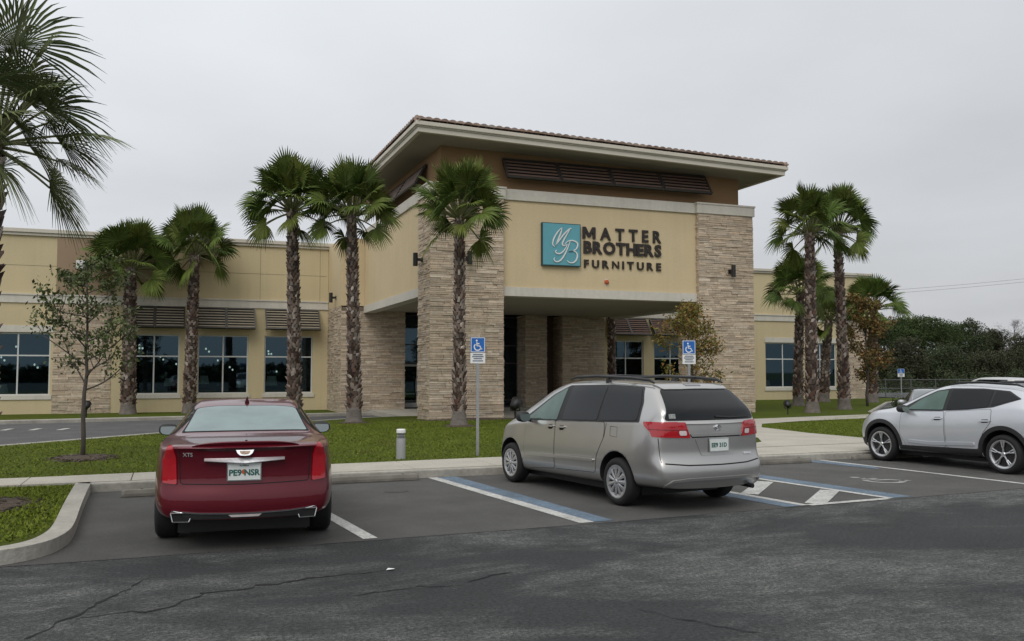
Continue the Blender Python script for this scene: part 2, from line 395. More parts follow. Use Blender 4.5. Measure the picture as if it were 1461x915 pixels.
# (the walk stops at the lot kerb)
WALKB = [(-40,16.0),(-2.4,16.02),(2.75,16.4),(5.9,16.6),(11.0,16.75),(14,16.9),(18.3,16.95)]
NEAR = [(-40,18.6),(-20,18.9),(-8,20.4),(-3.54,23.4),(-1.95,25.2),(0,27.4),(2.3,30),(4.8,33),(7,35.6),(9,37)]
FAR = [(-40,38.6),(-6,39.3),(0,41.0),(8,42.6),(22.6,42.6)]
lawn_front = WALKB+[(19.3,17.0),(21.4,20.4),(27.6,30),(38.4,40.4),(47,46.5),(47,48.3),(22.5,48.3),(22.9,44),(22.9,32.5),(12.3,32.5),(11.0,37)]+NEAR[::-1]
sheet('lawn', lawn_front, 0, 'lawn', CUTY, CUTX, zfun=zg)
sheet('lawn', FAR[:-1]+[(8,48.3),(-40,48.3)], 0, 'lawn', CUTY, CUTX, zfun=zg)
sheet('lawn', [(-14,9.6),(-2.4,9.62),(-1.65,9.78),(-1.18,10.25),(-1.03,11.2),(-1.08,13.0),(-1.12,15.12),(-14,15.12)], .115, 'lawn')
sheet('driveway', FAR+[(22.6,37)]+NEAR[::-1], -.11, 'drive', CUTY, CUTX, zfun=zg)
struct(MB().box(9.2, 22.7, 33.2, 44.2, -.6, -.06).build('entrance_floor', 'concrete'))

def strip(name, pts, w, z0, z1, mat, side=1, zfun=None, bevel=.02):
    """raised strip (kerb) along a ground polyline, w to its left (side=1) or right"""
    P = [Vector((a, b)) for a, b in pts]; off = []
    for i, p in enumerate(P):
        t = (P[min(i+1, len(P)-1)]-P[max(i-1, 0)]).normalized(); off.append(p+Vector((-t.y, t.x))*w*side)
    m = MB(); n = len(P)
    for i in range(n):
        h = zfun(P[i].x, P[i].y) if zfun else 0
        m.v += [(P[i].x, P[i].y, z0+h), (P[i].x, P[i].y, z1+h), (off[i].x, off[i].y, z1+h), (off[i].x, off[i].y, z0+h)]
    for i in range(n-1):
        a, b = 4*i, 4*i+4
        for k in range(4): m.f.append((a+k, a+(k+1) % 4, b+(k+1) % 4, b+k))
    m.f += [(0,1,2,3), (4*n-1,4*n-2,4*n-3,4*n-4)]
    return struct(m.build(name, mat, bevel=bevel, fix=True))
strip('kerb', [(-1.06,14.95),(5,14.97),(11.6,15.0),(18.4,15.1)], .16, -.02, .138, 'kerb', 1)
strip('kerb', [(18.45,15.1),(19.4,17),(21.5,20.4),(27.7,30),(38.4,40.3),(47,46.4)], .16, -.1, .03, 'kerb', 1, zfun=zg)
strip('kerb', [(-14,9.5),(-5,9.5),(-2.0,9.54)]+[tuple(p) for p in catmull([(-2.0,9.54),(-1.43,9.68),(-1.10,10.0),(-.96,10.5),(-.935,11.12),(-.98,12.4),(-1.02,13.67),(-1.05,14.95),(-1.06,15.11)], 4)][1:], .21, -.02, .145, 'kerb', 1)
strip('kerb', NEAR, .16, -.2, .02, 'kerb', -1, zfun=zg)
strip('kerb', FAR, .55, -.2, .03, 'kerb', 1, zfun=zg)
# sidewalk: slabs with joints, lying just above the lawn edge
def slabs(name, front, back, x0, x1, step, z0, z1):
    m = MB(); x = x0; fi = lambda X: float(np.interp(X, [p[0] for p in front], [p[1] for p in front])); bi = lambda X: float(np.interp(X, [p[0] for p in back], [p[1] for p in back]))
    while x < x1-.01:
        e = min(x+step, x1); g = .006
        m.prism([(x+g, fi(x)), (e-g, fi(e)), (e-g, bi(e)+.02), (x+g, bi(x)+.02)], z0, z1); x = e
    return struct(m.build(name, 'concrete', bevel=.008, fix=True))
slabs('sidewalk', [(-40,15.11),(0,15.118),(18.4,15.265)], WALKB, -26, 18.3, 1.5, -.05, .148)
sheet('sidewalk', [(11.2,16.6),(17.3,16.85),(16.35,18.0),(16.25,20),(16.6,22.5),(17.8,24.1),(20,25.0),(26,26.3),(33,27.6),(33,29.4),(26,28.2),(20,27.0),(16.5,26.6),(15,29),(14.5,33.3),(12.6,33.3),(13,29.5),(13.6,26),(14.2,22.6),(14.15,20.5),(13.9,19),(13.2,17.9),(12.2,17.2)],
      .014, 'concrete', CUTY, CUTX, zfun=zg)

struct(MB().prism([(18.25,15.13),(18.6,15.15),(19.55,17.1),(18.25,17.05)], -.05, .14).build('sidewalk', 'concrete'))
# painted markings
def mark(name, poly, mat, z=.009): return sheet(name, poly, z, mat)
def line(name, a, b, w, mat, z=.009):
    a, b = Vector(a), Vector(b); t = (b-a).normalized(); n = Vector((-t.y, t.x))*w/2
    return mark(name, [tuple(a-n), tuple(b-n), tuple(b+n), tuple(a+n)], mat, z)
line('bay_line', (1.62,14.9), (2.09,9.76), .16, 'white_paint')
mark('bay_line', [(4.17,14.93),(4.34,14.93),(4.835,9.86),(4.64,9.85)], 'white_paint')
mark('blue_bay_line', [(4.345,14.93),(4.67,14.93),(5.11,9.87),(4.84,9.86)], 'blue_paint')
line('bay_line', (7.55,14.9), (8.10,10.06), .13, 'white_paint')
mark('blue_bay_line', [(7.18,14.9),(7.48,14.9),(8.02,10.04),(7.75,10.02)], 'blue_paint')
line('bay_line', (9.10,14.9), (9.70,10.17), .12, 'white_paint')
mark('blue_bay_line', [(9.17,14.9),(9.55,14.9),(10.12,10.2),(9.77,10.18)], 'blue_paint')
line('bay_line', (8.17,10.06), (9.63,10.16), .13, 'white_paint')
for a, b, w in [((1069,706),(1092,688),.26), ((1163,719.5),(1184,700.5),.28)]:
    line('hatch_bar', onz(*a), onz(*b), w, 'white_paint', .0105)
line('hatch_bar', (8.0,13.15), (8.95,14.3), .2, 'white_paint', .0105)
line('bay_line', (12.49,15.0), (12.99,10.42), .12, 'white_paint')
mark('blue_bay_line', [(12.02,14.95),(12.42,14.95),(12.60,13.6),(12.36,13.2)], 'blue_paint')
line('bay_line', (15.6,15.0), (16.1,10.6), .12, 'white_paint')
# worn wheelchair symbol in the accessible bay
sym = MB()
def ribbon(m, pts, w, z=0.):
    P = [Vector(p) for p in pts]
    o = len(m.v)
    for i, p in enumerate(P):
        t = (P[min(i+1, len(P)-1)]-P[max(i-1, 0)]).normalized(); n = Vector((-t.y, t.x))*w/2
        m.v += [(p.x-n.x, p.y-n.y, z), (p.x+n.x, p.y+n.y, z)]
    for i in range(len(P)-1): m.f.append((o+2*i, o+2*i+2, o+2*i+3, o+2*i+1))
    return m
def wheelchair(m, w=.09, z=0.):   # unit symbol about 1 x 1
    ribbon(m, [(.02+.29*math.cos(a), -.18+.29*math.sin(a)) for a in np.linspace(2.3, 6.0, 16)], w, z)
    ribbon(m, [(-.05,.22),(-.03,-.08),(.22,-.10),(.33,-.36),(.42,-.33)], w, z)
    ribbon(m, [(-.04,.10),(.18,.10)], w, z)
    m.add([(-.06+.085*math.cos(a), .36+.085*math.sin(a), z) for a in np.linspace(0, 2*PI, 12, endpoint=False)], [tuple(range(12))])
wheelchair(sym, .11)
o = sym.build('painted_wheelchair', 'faded_paint'); o.location = (11.1, 12.0, .009); o.rotation_euler = (0, 0, .1); struct(o)
# drive hatching far left
for i in range(3): line('drive_marking', onz(4+40*i, 609.5, .02), onz(17+40*i, 606, .02), .2, 'white_paint', .0)
for o in [x for x in COL.objects if x.name.startswith('drive_marking')]:
    for v in o.data.vertices: v.co.z = zg(v.co.x, v.co.y)-.11+.006

# cracks in the old asphalt
def crack(pts, w, seed):
    r = random.Random(seed); P = [onz(a, b) for a, b in pts]; Q = []
    for (a, b), (c, d) in zip(P[:-1], P[1:]):
        n = max(2, int(math.hypot(c-a, d-b)/.07))
        for i in range(n):
            t = i/n; Q.append((lerp(a, c, t)+r.gauss(0, .022), lerp(b, d, t)+r.gauss(0, .02)))
    Q.append(P[-1]); m = MB(); k = len(Q)
    for i, (x, y) in enumerate(Q):
        h = 1.35*w*r.uniform(.3, 1.15)*min(1, .2+4*min(i, k-1-i)/k)/2
        m.v += [(x, y-h, .005), (x, y+h, .005)]
    m.f = [(2*i, 2*i+2, 2*i+3, 2*i+1) for i in range(k-1)]
    return struct(m.build('asphalt_crack', 'crack'))
crack([(20,922),(60,902),(100,882),(140,862),(172,845),(190,835),(200,828),(214,827)], .055, 1)
crack([(98,884),(160,876),(240,868),(300,846),(360,838),(420,830),(470,822),(520,818),(556,812)], .03, 2)
crack([(668,833),(690,824),(716,818),(732,817)], .03, 3)
crack([(905,869),(950,880),(1010,892),(1060,900),(1100,906)], .022, 4)
crack([(490,850),(540,845),(600,838),(660,836)], .014, 5)
# old oil stain in the empty bay
m = MB(); cx, cy = onz(566, 702); m.add([(cx+.22*math.cos(a)*random.uniform(.7, 1), cy+.13*math.sin(a)*random.uniform(.7, 1), .008) for a in np.linspace(0, 2*PI, 18, endpoint=False)], [tuple(range(18))])
struct(m.build('oil_stain', pm('oil', (.045, .044, .043), .6, .3, 6)))

lit = MB(); cx, cy = onz(557, 814); lit.add([(cx-.045, cy-.02, .011), (cx+.03, cy-.022, .016), (cx+.045, cy+.015, .011), (cx-.015, cy+.028, .018)], [(0,1,2,3)])
tag(lit.build('litter', 'white'), 'small white scrap lying on the dark asphalt before the empty bay', 'litter')
# mulch rings
def mulch_ring(cx, cy, rx, ry, n, z=None):
    m = MB(); z0 = zg(cx, cy) if z is None else z
    m.lathe([(1, .0), (.85, .03), (.4, .05), (.001, .06)], 24)
    m.v = [(cx+x*rx*1., cy+y*ry, z0+h) for x, y, h in m.v]
    for i in range(n):
        a, r = random.uniform(0, 2*PI), math.sqrt(random.random())*1.35; s = random.uniform(.02, .06); q = random.uniform(0, PI)
        c = Vector((cx+rx*r*math.cos(a), cy+ry*r*math.sin(a), z0+.05*(1-r)+random.uniform(.0, .02)))
        d = Vector((math.cos(q), math.sin(q), random.uniform(-.3, .3))); e = d.cross(Vector((0, 0, 1))).normalized()
        m.obox(c, d*s, e*s*.35, d.cross(e).normalized()*.006)
    return struct(m.build('mulch', 'mulch'), 'stuff')
mulch_ring(-1.5, 19.35, .5, .62, 520)
mulch_ring(-2.2, 13.1, .55, .7, 420, .115)
mulch_ring(8.6, 27.1, .5, .6, 120); mulch_ring(5.96, 30.7, .5, .6, 120); mulch_ring(10.4, 31.2, 2.0, .5, 300)

# grass blades on the lawns nearest the camera, too many to count
def grass(name, poly, n, h, zfun):
    P = np.array(poly); lo, hi = P.min(0), P.max(0); pts = []
    def inside(x, y):
        c = np.zeros(len(x), bool); j = len(P)-1
        for i in range(len(P)):
            xi, yi = P[i]; xj, yj = P[j]
            if yi != yj:
                k = ((yi > y) != (yj > y)) & (x < (xj-xi)*(y-yi)/(yj-yi)+xi); c ^= k
            j = i
        return c
    X = np.random.uniform(lo[0], hi[0], n*4); Y = np.random.uniform(lo[1], hi[1], n*4)
    ok = inside(X, Y)
    for (mx, my, r) in [(-1.5,19.35,.46),(-2.2,13.1,.52),(8.6,27.1,.45),(5.96,30.7,.45)]: ok &= ((X-mx)**2+(Y-my)**2) > r*r
    X, Y = X[ok][:n], Y[ok][:n]; k = len(X)
    Z = np.array([zfun(a, b) for a, b in zip(X, Y)]); a = np.random.uniform(0, 2*PI, k); w = np.random.uniform(.010, .022, k); hh = h*np.random.uniform(.5, 1.2, k)
    lx, ly = np.random.normal(0, .02, k), np.random.normal(0, .02, k)
    V = np.empty((k, 3, 3)); V[:, 0] = np.c_[X-w*np.cos(a), Y-w*np.sin(a), Z-.005]; V[:, 1] = np.c_[X+w*np.cos(a), Y+w*np.sin(a), Z-.005]; V[:, 2] = np.c_[X+lx, Y+ly, Z+hh]
    me = bpy.data.meshes.new(name); me.from_pydata(V.reshape(-1, 3).tolist(), [], np.arange(3*k).reshape(-1, 3).tolist())
    return struct(link(name, me, 'blade'), 'stuff')
grass('grass', [(-8,16.05),(-2.4,16.05),(2.75,16.43),(5.9,16.63),(11,16.8),(12.1,17.3),(13.1,18),(14.1,20.5),(14.1,22.6),(13,29.5),(12.4,31.5),(9,32),(5,32.5)]+NEAR[2:-2][::-1], 60000, .026, zg)
grass('grass', [(-5,9.8),(-2.4,9.8),(-1.8,10.0),(-1.3,10.45),(-1.15,11.3),(-1.2,13.0),(-1.24,15.05),(-5,15.05)], 16000, .03, lambda x, y: .115)
grass('grass', [(16.4,18),(17.4,16.95),(19.2,17.1),(21.3,20.5),(26.8,29.5),(26,28.2),(20,25.0),(17.8,24.1),(16.6,22.5)], 12000, .026, zg)

# ---------------------------------------------------------------- the store
BX = (15.5, 38.0, 0.0)
store = empty('furniture_store', BX, 0, 'large cream stucco furniture store with a stone columned entrance tower under a tiled roof', 'store')
OFF = (-BX[0], -BX[1], 0)
def part(name, m, mat, parent=store, **k):
    return m.build(name, mat, parent, loc=OFF if parent is store else None, **k)

def stone_face(m, o, u, n, W, z0, z1, seed, joint):
    """ledgestone: courses of separate stones of uneven length, height and projection; o = left foot of the face, u along it, n outward"""
    r = random.Random(seed); o, u, n = Vector(o), Vector(u), Vector(n); z = z0
    while z < z1-.02:
        h = r.choice([.06, .07, .08, .09, .10, .12]); h = min(h, z1-z)
        if z1-z-h < .05: h = z1-z
        x = 0.
        while x < W-.01:
            w = r.uniform(.22, .85)
            if W-x-w < .15: w = W-x
            d = r.uniform(.012, .05); g = .005; t = r.uniform(-.008, .008)
            a, b = x+(g if x > 0 else -d*.0), x+w-(g if x+w < W-.01 else 0)
            P = [o+u*a+n*0+Vector((0, 0, z+g)), o+u*b+Vector((0, 0, z+g)), o+u*b+Vector((0, 0, z+h-g)), o+u*a+Vector((0, 0, z+h-g))]
            dd = [d, d+t, d+t*.6, d-.004]
            m.add([tuple(p) for p in P]+[tuple(p+n*q) for p, q in zip(P, dd)], [(4,5,6,7),(0,1,5,4),(1,2,6,5),(2,3,7,6),(3,0,4,7)])
            x += w
        z += h
    o2 = o+n*.004
    joint.add([tuple(o2+Vector((0,0,z0))), tuple(o2+u*W+Vector((0,0,z0))), tuple(o2+u*W+Vector((0,0,z1))), tuple(o2+Vector((0,0,z1)))], [(0,1,2,3)])
XD, XM, YD, YM = (1,0,0), (-1,0,0), (0,1,0), (0,-1,0)
def stone_part(name, faces, seed, core=None, label=None):
    """faces: (corner, u, n, width, z0, z1)"""
    m, j = MB(), MB()
    if core: j.box(*core)
    for i, f in enumerate(faces): stone_face(m, *f[:6], seed*17+i, j)
    o = part(name, m, 'stone', fix=False); part('stone_backing', j, 'joint', o)
    if label: o['label'] = label
    return o

# -- entrance tower
def column(x0, x1, y0, y1, zb, zt, seed, left=True, right=True):
    f = [((x0, y0, 0), XD, YM, x1-x0, zb, zt)]
    f.append(((x0, y1, 0), YM, XM, y1-y0, zb, zt)); f.append(((x1, y0, 0), YD, XD, y1-y0, zb, zt)); f.append(((x1, y1, 0), XM, YD, x1-x0, zb, 4.7))
    return stone_part('stone_column', f, seed, (x0+.01, x1-.01, y0+.01, y1-.01, zb, zt))
column(8.98, 11.87, 31.95, 33.55, -.4, 8.42, 1)
column(20.56, 23.25, 31.95, 33.55, -.4, 8.42, 2)
m = MB()   # cream beams between the columns, hung over the open canopy
m.box(11.88, 20.55, 32.12, 32.6, 5.06, 8.42); m.box(9.08, 9.5, 33.56, 44.19, 5.06, 8.42); m.box(22.75, 23.15, 33.56, 44.19, 5.06, 8.42)
part('fascia_wall', m, 'cream')
m = MB()   # off-white lower edge of the canopy
m.box(11.885, 20.545, 32.06, 32.65, 4.71, 5.055); m.box(9.02, 9.55, 33.565, 44.185, 4.71, 5.055); m.box(22.70, 23.21, 33.565, 44.185, 4.71, 5.055)
part('canopy_edge', m, 'band')
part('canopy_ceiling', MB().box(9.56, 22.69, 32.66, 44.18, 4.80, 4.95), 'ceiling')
m = MB()   # band over columns and beams
m.box(8.90, 11.95, 31.87, 33.62, 8.42, 8.86); m.box(20.48, 23.33, 31.87, 33.62, 8.42, 8.86)
m.box(11.955, 20.475, 32.04, 33.0, 8.425, 8.85); m.box(9.0, 10.0, 33.625, 44.3, 8.425, 8.85); m.box(22.3, 23.23, 33.625, 44.3, 8.425, 8.85)
m.box(8.87, 11.98, 31.84, 33.6, 8.80, 8.875); m.box(20.45, 23.36, 31.84, 33.6, 8.80, 8.875)
part('cornice_band', m, 'band', bevel=.012)
part('upper_wall', MB().box(9.55, 22.95, 32.5, 44.0, 8.6, 10.16), 'tan')
# roof: eaves box, moulded gutter and tiles
ex0, ex1, ey0, ey1 = 8.1, 24.25, 30.75, 45.6
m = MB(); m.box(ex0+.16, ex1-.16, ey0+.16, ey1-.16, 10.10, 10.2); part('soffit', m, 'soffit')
def ring(m, x0, x1, y0, y1, z0, z1, t):
    m.box(x0, x1, y0, y0+t, z0, z1); m.box(x0, x1, y1-t, y1, z0, z1); m.box(x0, x0+t, y0+t, y1-t, z0, z1); m.box(x1-t, x1, y0+t, y1-t, z0, z1)
m = MB(); ring(m, ex0+.1, ex1-.1, ey0+.1, ey1-.1, 10.06, 10.24, .16); part('eave_fascia', m, 'trim', bevel=.01)
m = MB(); ring(m, ex0, ex1, ey0, ey1, 10.28, 10.44, .3); ring(m, ex0+.05, ex1-.05, ey0+.05, ey1-.05, 10.235, 10.285, .3); g = part('gutter', m, 'trim', bevel=.03)
roof = MB(); pitch = .19; zt = 10.45
cx0, cx1 = ex0+(ey1-ey0)/2, ex1-(ey1-ey0)/2; cy = (ey0+ey1)/2; rz = zt+pitch*(ey1-ey0)/2
A_, B_, C_, D_ = (ex0+.04, ey0+.04, zt), (ex1-.04, ey0+.04, zt), (ex1-.04, ey1-.04, zt), (ex0+.04, ey1-.04, zt); R1, R2 = (cx0, cy, rz), (cx1, cy, rz)
roof.add([A_, B_, C_, D_, R1, R2], [(0,1,5,4),(2,3,4,5),(1,2,5),(3,0,4),(3,2,1,0)])
rf = part('roof', roof, 'tile')
tm = MB()   # barrel tiles, each course a row of half-round covers; full courses on the slopes facing the street
def tile_run(p0, along, up, n, rows):
    along, up, p0 = Vector(along), Vector(up), Vector(p0); nn = along.cross(up).normalized()
    for r in range(rows):
        for i in range(n):
            if i < r*1.0 or i > n-1-r*1.0: continue
            w = .145; a = p0+along*(.3*i+.15)+up*(.34*r); b = a+up*.42; seg = 5; o = len(tm.v)
            for q, lift, ww in ((a, .05, 1.08), (b, .02, .9)):
                for k in range(seg+1):
                    t = PI*k/seg; tm.v.append(tuple(q+along*(-math.cos(t)*w*ww)+nn*(math.sin(t)*.095*ww+lift)))
            for k in range(seg): tm.f.append((o+k, o+k+1, o+seg+1+k+1, o+seg+1+k))
            tm.f.append(tuple(o+k for k in range(seg+1))[::-1])
s = math.sqrt(1+pitch*pitch)
tile_run((ex0+.02, ey0-.02, zt), (1,0,0), (0,1/s,pitch/s), int((ex1-ex0)/.3), 12)
tile_run((ex0-.02, ey1, zt), (0,-1,0), (1/s,0,pitch/s), int((ey1-ey0)/.3), 12)
tile_run((ex1+.02, ey0, zt), (0,1,0), (-1/s,0,pitch/s), int((ey1-ey0)/.3), 6)
tiles = tm.build('roof_tiles', 'tile', rf)
for a, b in ((A_, R1), (B_, R2)):   # hip caps
    m = MB(); a, b = Vector(a), Vector(b); n = int((b-a).length/.38)
    for i in range(n): m.tube([a.lerp(b, i/n)+Vector((0,0,.06)), a.lerp(b, (i+1.1)/n)+Vector((0,0,.03))], [.13, .10], 8)
    m.build('hip_cap', 'tile', rf)
# the eaves run slightly downhill to the right, as surveyed from the photograph
for o in list(rf.children)+[x for x in store.children if x.name.split('.')[0] in ('roof', 'gutter', 'eave_fascia', 'soffit')]:
    for v in o.data.vertices: v.co.z += .36*(ex1-v.co.x)/(ex1-ex0)
for x in store.children:
    if x.name == 'upper_wall':
        for v in x.data.vertices:
            if v.co.z > 10: v.co.z += .36*(ex1-v.co.x)/(ex1-ex0)
# louvred band under the eave: four slatted panels leaning out
def louver_panel(m, x0, x1, ywall, z0, z1, out, nslat, fr=.07, back=None, sl=None):
    """panel hung from the wall at its top and pushed out at its foot"""
    T = Vector((0, ywall-.06, z1)); Bt = Vector((0, ywall-out, z0)); d = (Bt-T); L = d.length; d.normalize(); n = Vector((0, -d.z, d.y))
    if n.y > 0: n = -n
    X = Vector((1, 0, 0))
    m.obox(T+d*(L/2)+X*((x0+x1)/2)-n*.075, X*((x1-x0)/2-.01), d*(L/2-.01), n*.012) if back is None else back.obox(T+d*(L/2)+X*((x0+x1)/2)-n*.075, X*((x1-x0)/2-.01), d*(L/2-.01), n*.012)
    def bar(xa, xb, ta, tb, th=.03, tilt=0, m=m):
        c = T+d*((ta+tb)/2)+X*((xa+xb)/2); e = d*math.cos(tilt)+n*math.sin(tilt)
        m.obox(c, X*((xb-xa)/2), e*((tb-ta)/2), e.cross(X)*th)
    bar(x0, x0+fr, 0, L); bar(x1-fr, x1, 0, L); bar(x0+fr, x1-fr, 0, fr); bar(x0+fr, x1-fr, L-fr, L)
    for i in range(nslat):
        t = fr+(L-2*fr)*(i+.5)/nslat; bar(x0+fr, x1-fr, t-(L/nslat)*.16, t+(L/nslat)*.16, .010, -.5, sl or m)
lv = [12.0+i*(21.25-12.0)/4 for i in range(5)]
for a, b in zip(lv[:-1], lv[1:]):
    m, bk, sl = MB(), MB(), MB(); louver_panel(m, a+.01, b-.01, 32.5, 9.28, 10.12, .62, 5, .07, bk, sl); p = part('louver', m, 'darkframe'); bk.build('shade_sheet', 'slat_shade', p); sl.build('slats', 'louver', p)
# side louvers on the left face of the tower, the same slatted panels turned to the side
for i in range(3):
    m, bk, sl = MB(), MB(), MB(); louver_panel(m, -1.6, 1.6, 0, 9.28, 10.12, .55, 5, .07, bk, sl)
    for q in (m, bk, sl): q.v = [(9.55+y, 36.0+3.25*i-x, z) for x, y, z in q.v]
    p = part('louver', m, 'darkframe'); bk.build('shade_sheet', 'slat_shade', p); sl.build('slats', 'louver', p)

# -- entrance wall under the canopy
stone_part('entrance_stone', [((7.92, 44.2, 0), XD, YM, 3.2, -.5, 4.80), ((7.92, 48.0, 0), YM, XM, 3.8, -.5, 5.05), ((11.12, 44.2, 0), YD, XD, 1.3, -.4, 4.79)], 3, (7.93, 11.11, 44.21, 47.99, -.5, 5.0))
stone_part('entrance_pillar', [((17.7, 44.2, 0), XD, YM, 1.2, -.4, 4.79), ((17.7, 45.5, 0), YM, XM, 1.3, -.4, 4.79), ((18.9, 44.2, 0), YD, XD, 1.3, -.4, 4.79)], 4, (17.71, 18.89, 44.21, 45.5, -.4, 4.79))
stone_part('entrance_stone', [((19.85, 44.2, 0), XD, YM, 2.48, -.4, 4.79), ((19.85, 45.5, 0), YM, XM, 1.3, -.4, 4.79), ((22.33, 44.2, 0), YD, XD, 3.8, -.4, 4.79)], 5, (19.86, 22.32, 44.21, 47.99, -.4, 4.79))
part('entrance_wall', MB().box(18.9, 19.85, 45.4, 45.6, -.4, 4.79), pm('brown_panel', (.085, .055, .038), .7, .1, 2))
part('upper_block', MB().box(7.9, 22.9, 44.22, 60, 5.06, 8.43), 'cream')
# glazed entrance screen with doors
ent = MB()
def mull(m, x0, x1, y, zs, xs, w=.06, d=.07):
    for x in xs: m.box(x-w/2, x+w/2, y-d/2, y+d/2, zs[0], zs[-1])
    X = sorted(xs)
    for z in zs:
        for a, b in zip(X[:-1], X[1:]): m.box(a+w/2, b-w/2, y-d*.46, y+d*.46, z-w/2, z+w/2)
mull(ent, 11.15, 17.7, 45.4, [-.05, .28, 2.25, 3.2, 4.72], [11.2, 12.25, 13.4, 14.55, 15.6, 16.75, 17.66])
e = part('entrance_screen', ent, 'darkframe'); MB().add([(11.2,45.42,-.05),(17.66,45.42,-.05),(17.66,45.42,4.7),(11.2,45.42,4.7)], [(0,1,2,3)]).build('pane', 'shopglass', e)
for x0 in (11.32, 12.34, 14.68):
    d = MB(); y = 45.33
    d.box(x0, x0+.09, y-.03, y+.03, -.03, 2.18); d.box(x0+.72, x0+.81, y-.03, y+.03, -.03, 2.18); d.box(x0+.09, x0+.72, y-.029, y+.029, 2.08, 2.18); d.box(x0+.09, x0+.72, y-.029, y+.029, -.03, .2)
    dd = part('door', d, 'frame'); MB().box(x0+.66, x0+.70, y-.1, y-.06, .75, 1.45).build('handle', 'steel', dd)

# -- long wings left and right of the tower
YW = 48.0
def wall(x0, x1, zb, zt, ops, mat, name='wall', th=.3):
    m = MB(); ops = sorted(ops); x = x0
    for a, b, c, d in ops:
        m.box(x, a, YW, YW+th, zb, zt); m.box(a, b, YW, YW+th, zb, c); m.box(a, b, YW, YW+th, d, zt); x = b
    m.box(x, x1, YW, YW+th, zb, zt); return part(name, m, mat)
WL = [(-8.05,-5.27,.68,3.66), (-1.86,.52,.68,3.66), (1.38,3.84,.68,3.66), (4.64,7.11,.68,3.66)]
WL += [(-14.6,-11.8,.68,3.66), (-18.2,-15.4,.68,3.66)]
WR = [(24.55,26.92,.78,3.66), (27.65,30.0,.78,3.66), (31.6,34.0,.78,3.66), (35.8,38.6,.78,3.66), (38.92,41.46,.78,3.66)]
wall(-34, 7.9, -.6, 5.08, WL, 'cream2'); wall(22.35, 42.45, -.5, 5.08, WR, 'cream2')
part('upper_wall', MB().box(-34, 7.89, YW+.002, YW+.3, 5.08, 8.3), 'cream2'); part('upper_wall', MB().box(22.91, 44.4, YW+.002, YW+.3, 5.08, 8.15), 'cream2')
part('tan_panel', MB().box(-5.1, -2.58, YW-.05, YW, 5.52, 8.28), 'tan_panel')
stone_part('stone_pier', [((-5.16, YW, 0), XD, YM, 2.54, -.6, 5.06)], 6); stone_part('stone_pier', [((-11.6, YW, 0), XD, YM, 2.5, -.6, 5.06)], 7)
stone_part('stone_pier', [((42.45, YW-.02, 0), XD, YM, 2.0, -.5, 5.05), ((44.45, YW-.02, 0), YD, XD, 12, -.5, 5.05)], 8, (42.46, 44.44, YW-.01, YW+12, -.5, 5.04))
part('side_wall', MB().box(-34, -33.7, YW+.3, 62, -.6, 8.3), 'cream2'); part('side_wall', MB().box(44.1, 44.4, YW+12, 62, -.6, 8.15), 'cream2'); part('side_wall', MB().box(44.0, 44.39, YW+.3, YW+12, 5.05, 8.15), 'cream2')
part('back_wall', MB().box(-33.7, 44.1, 61.7, 62, -.6, 8.15), 'cream2'); part('flat_roof', MB().box(-33.7, 44.0, YW+.31, 61.7, 7.6, 7.8), 'ceiling')
m = MB(); m.box(-34, 7.88, YW-.06, YW, 5.08, 5.5); m.box(22.92, 44.4, YW-.06, YW, 5.06, 5.46); m.box(-34, 7.88, YW-.10, YW, 5.45, 5.515); m.box(22.92, 44.42, YW-.10, YW, 5.41, 5.475)
part('wall_band', m, 'band')
m = MB(); m.box(-34.1, 8.6, YW-.10, YW+.4, 8.30, 8.44); m.box(-34.2, 8.6, YW-.18, YW+.45, 8.44, 8.62); m.box(22.9, 44.5, YW-.10, YW+.4, 8.14, 8.26); m.box(22.9, 44.58, YW-.18, YW+.45, 8.26, 8.42); m.box(44.0, 44.58, YW+.45, 62, 8.26, 8.42)
part('parapet_cap', m, 'trim', bevel=.01)
# window heads: pale lintel trim
for a, b, c, d in WL[:1]+WL[4:]+WR[3:]: part('window_head', MB().box(a-.08, b+.1, YW-.03, YW, d+.02, d+.34), 'band')
for x in (-29.6, -24.3, -19.0, -13.7, -8.4, -2.0, 1.0, 4.38, 7.45): part('control_joint', MB().box(x-.008, x+.008, YW-.002, YW+.001, 5.52, 8.29), 'joint')
for x in (26, 29.5, 33, 37.2, 40.7): part('control_joint', MB().box(x-.008, x+.008, YW-.002, YW+.001, 5.48, 8.13), 'joint')
part('control_joint', MB().box(-33.9, 7.8, YW-.0025, YW+.001, 6.86, 6.876), 'joint')
def window(a, b, c, d, mat='frame', mid=None):
    f = MB(); y0, y1 = YW+.10, YW+.17; w = .065; mx = (a+b)/2 if mid is None else mid; zs = c+(d-c)*.635
    f.box(a, a+w, y0, y1, c, d); f.box(b-w, b, y0, y1, c, d); f.box(a+w, b-w, y0, y1, d-w, d); f.box(a+w, b-w, y0, y1, c, c+w)
    f.box(mx-w/2, mx+w/2, y0, y1, c+w, d-w); f.box(a+w, mx-w/2, y0, y1, zs-w/2, zs+w/2); f.box(mx+w/2, b-w, y0, y1, zs-w/2, zs+w/2)
    p = part('window', f, mat)
    g = MB(); yy = y0+.04; X = [a+w, mx-w/2, mx+w/2, b-w]; Z = [c+w, zs-w/2, zs+w/2, d-w]
    for i in (0, 2):
        for k in (0, 2):
            t = random.uniform(-.004, .004)
            g.add([(X[i], yy+t, Z[k]), (X[i+1], yy-t, Z[k]), (X[i+1], yy-t, Z[k+1]), (X[i], yy+t, Z[k+1])], [(0,1,2,3)])
    g.build('pane', 'shopglass', p)
    MB().box(a-.09, b+.09, YW-.05, YW+.10, c-.20, c-.003).build('sill', 'band', p)
for w in WL: window(*w)
for w in WR: window(*w)
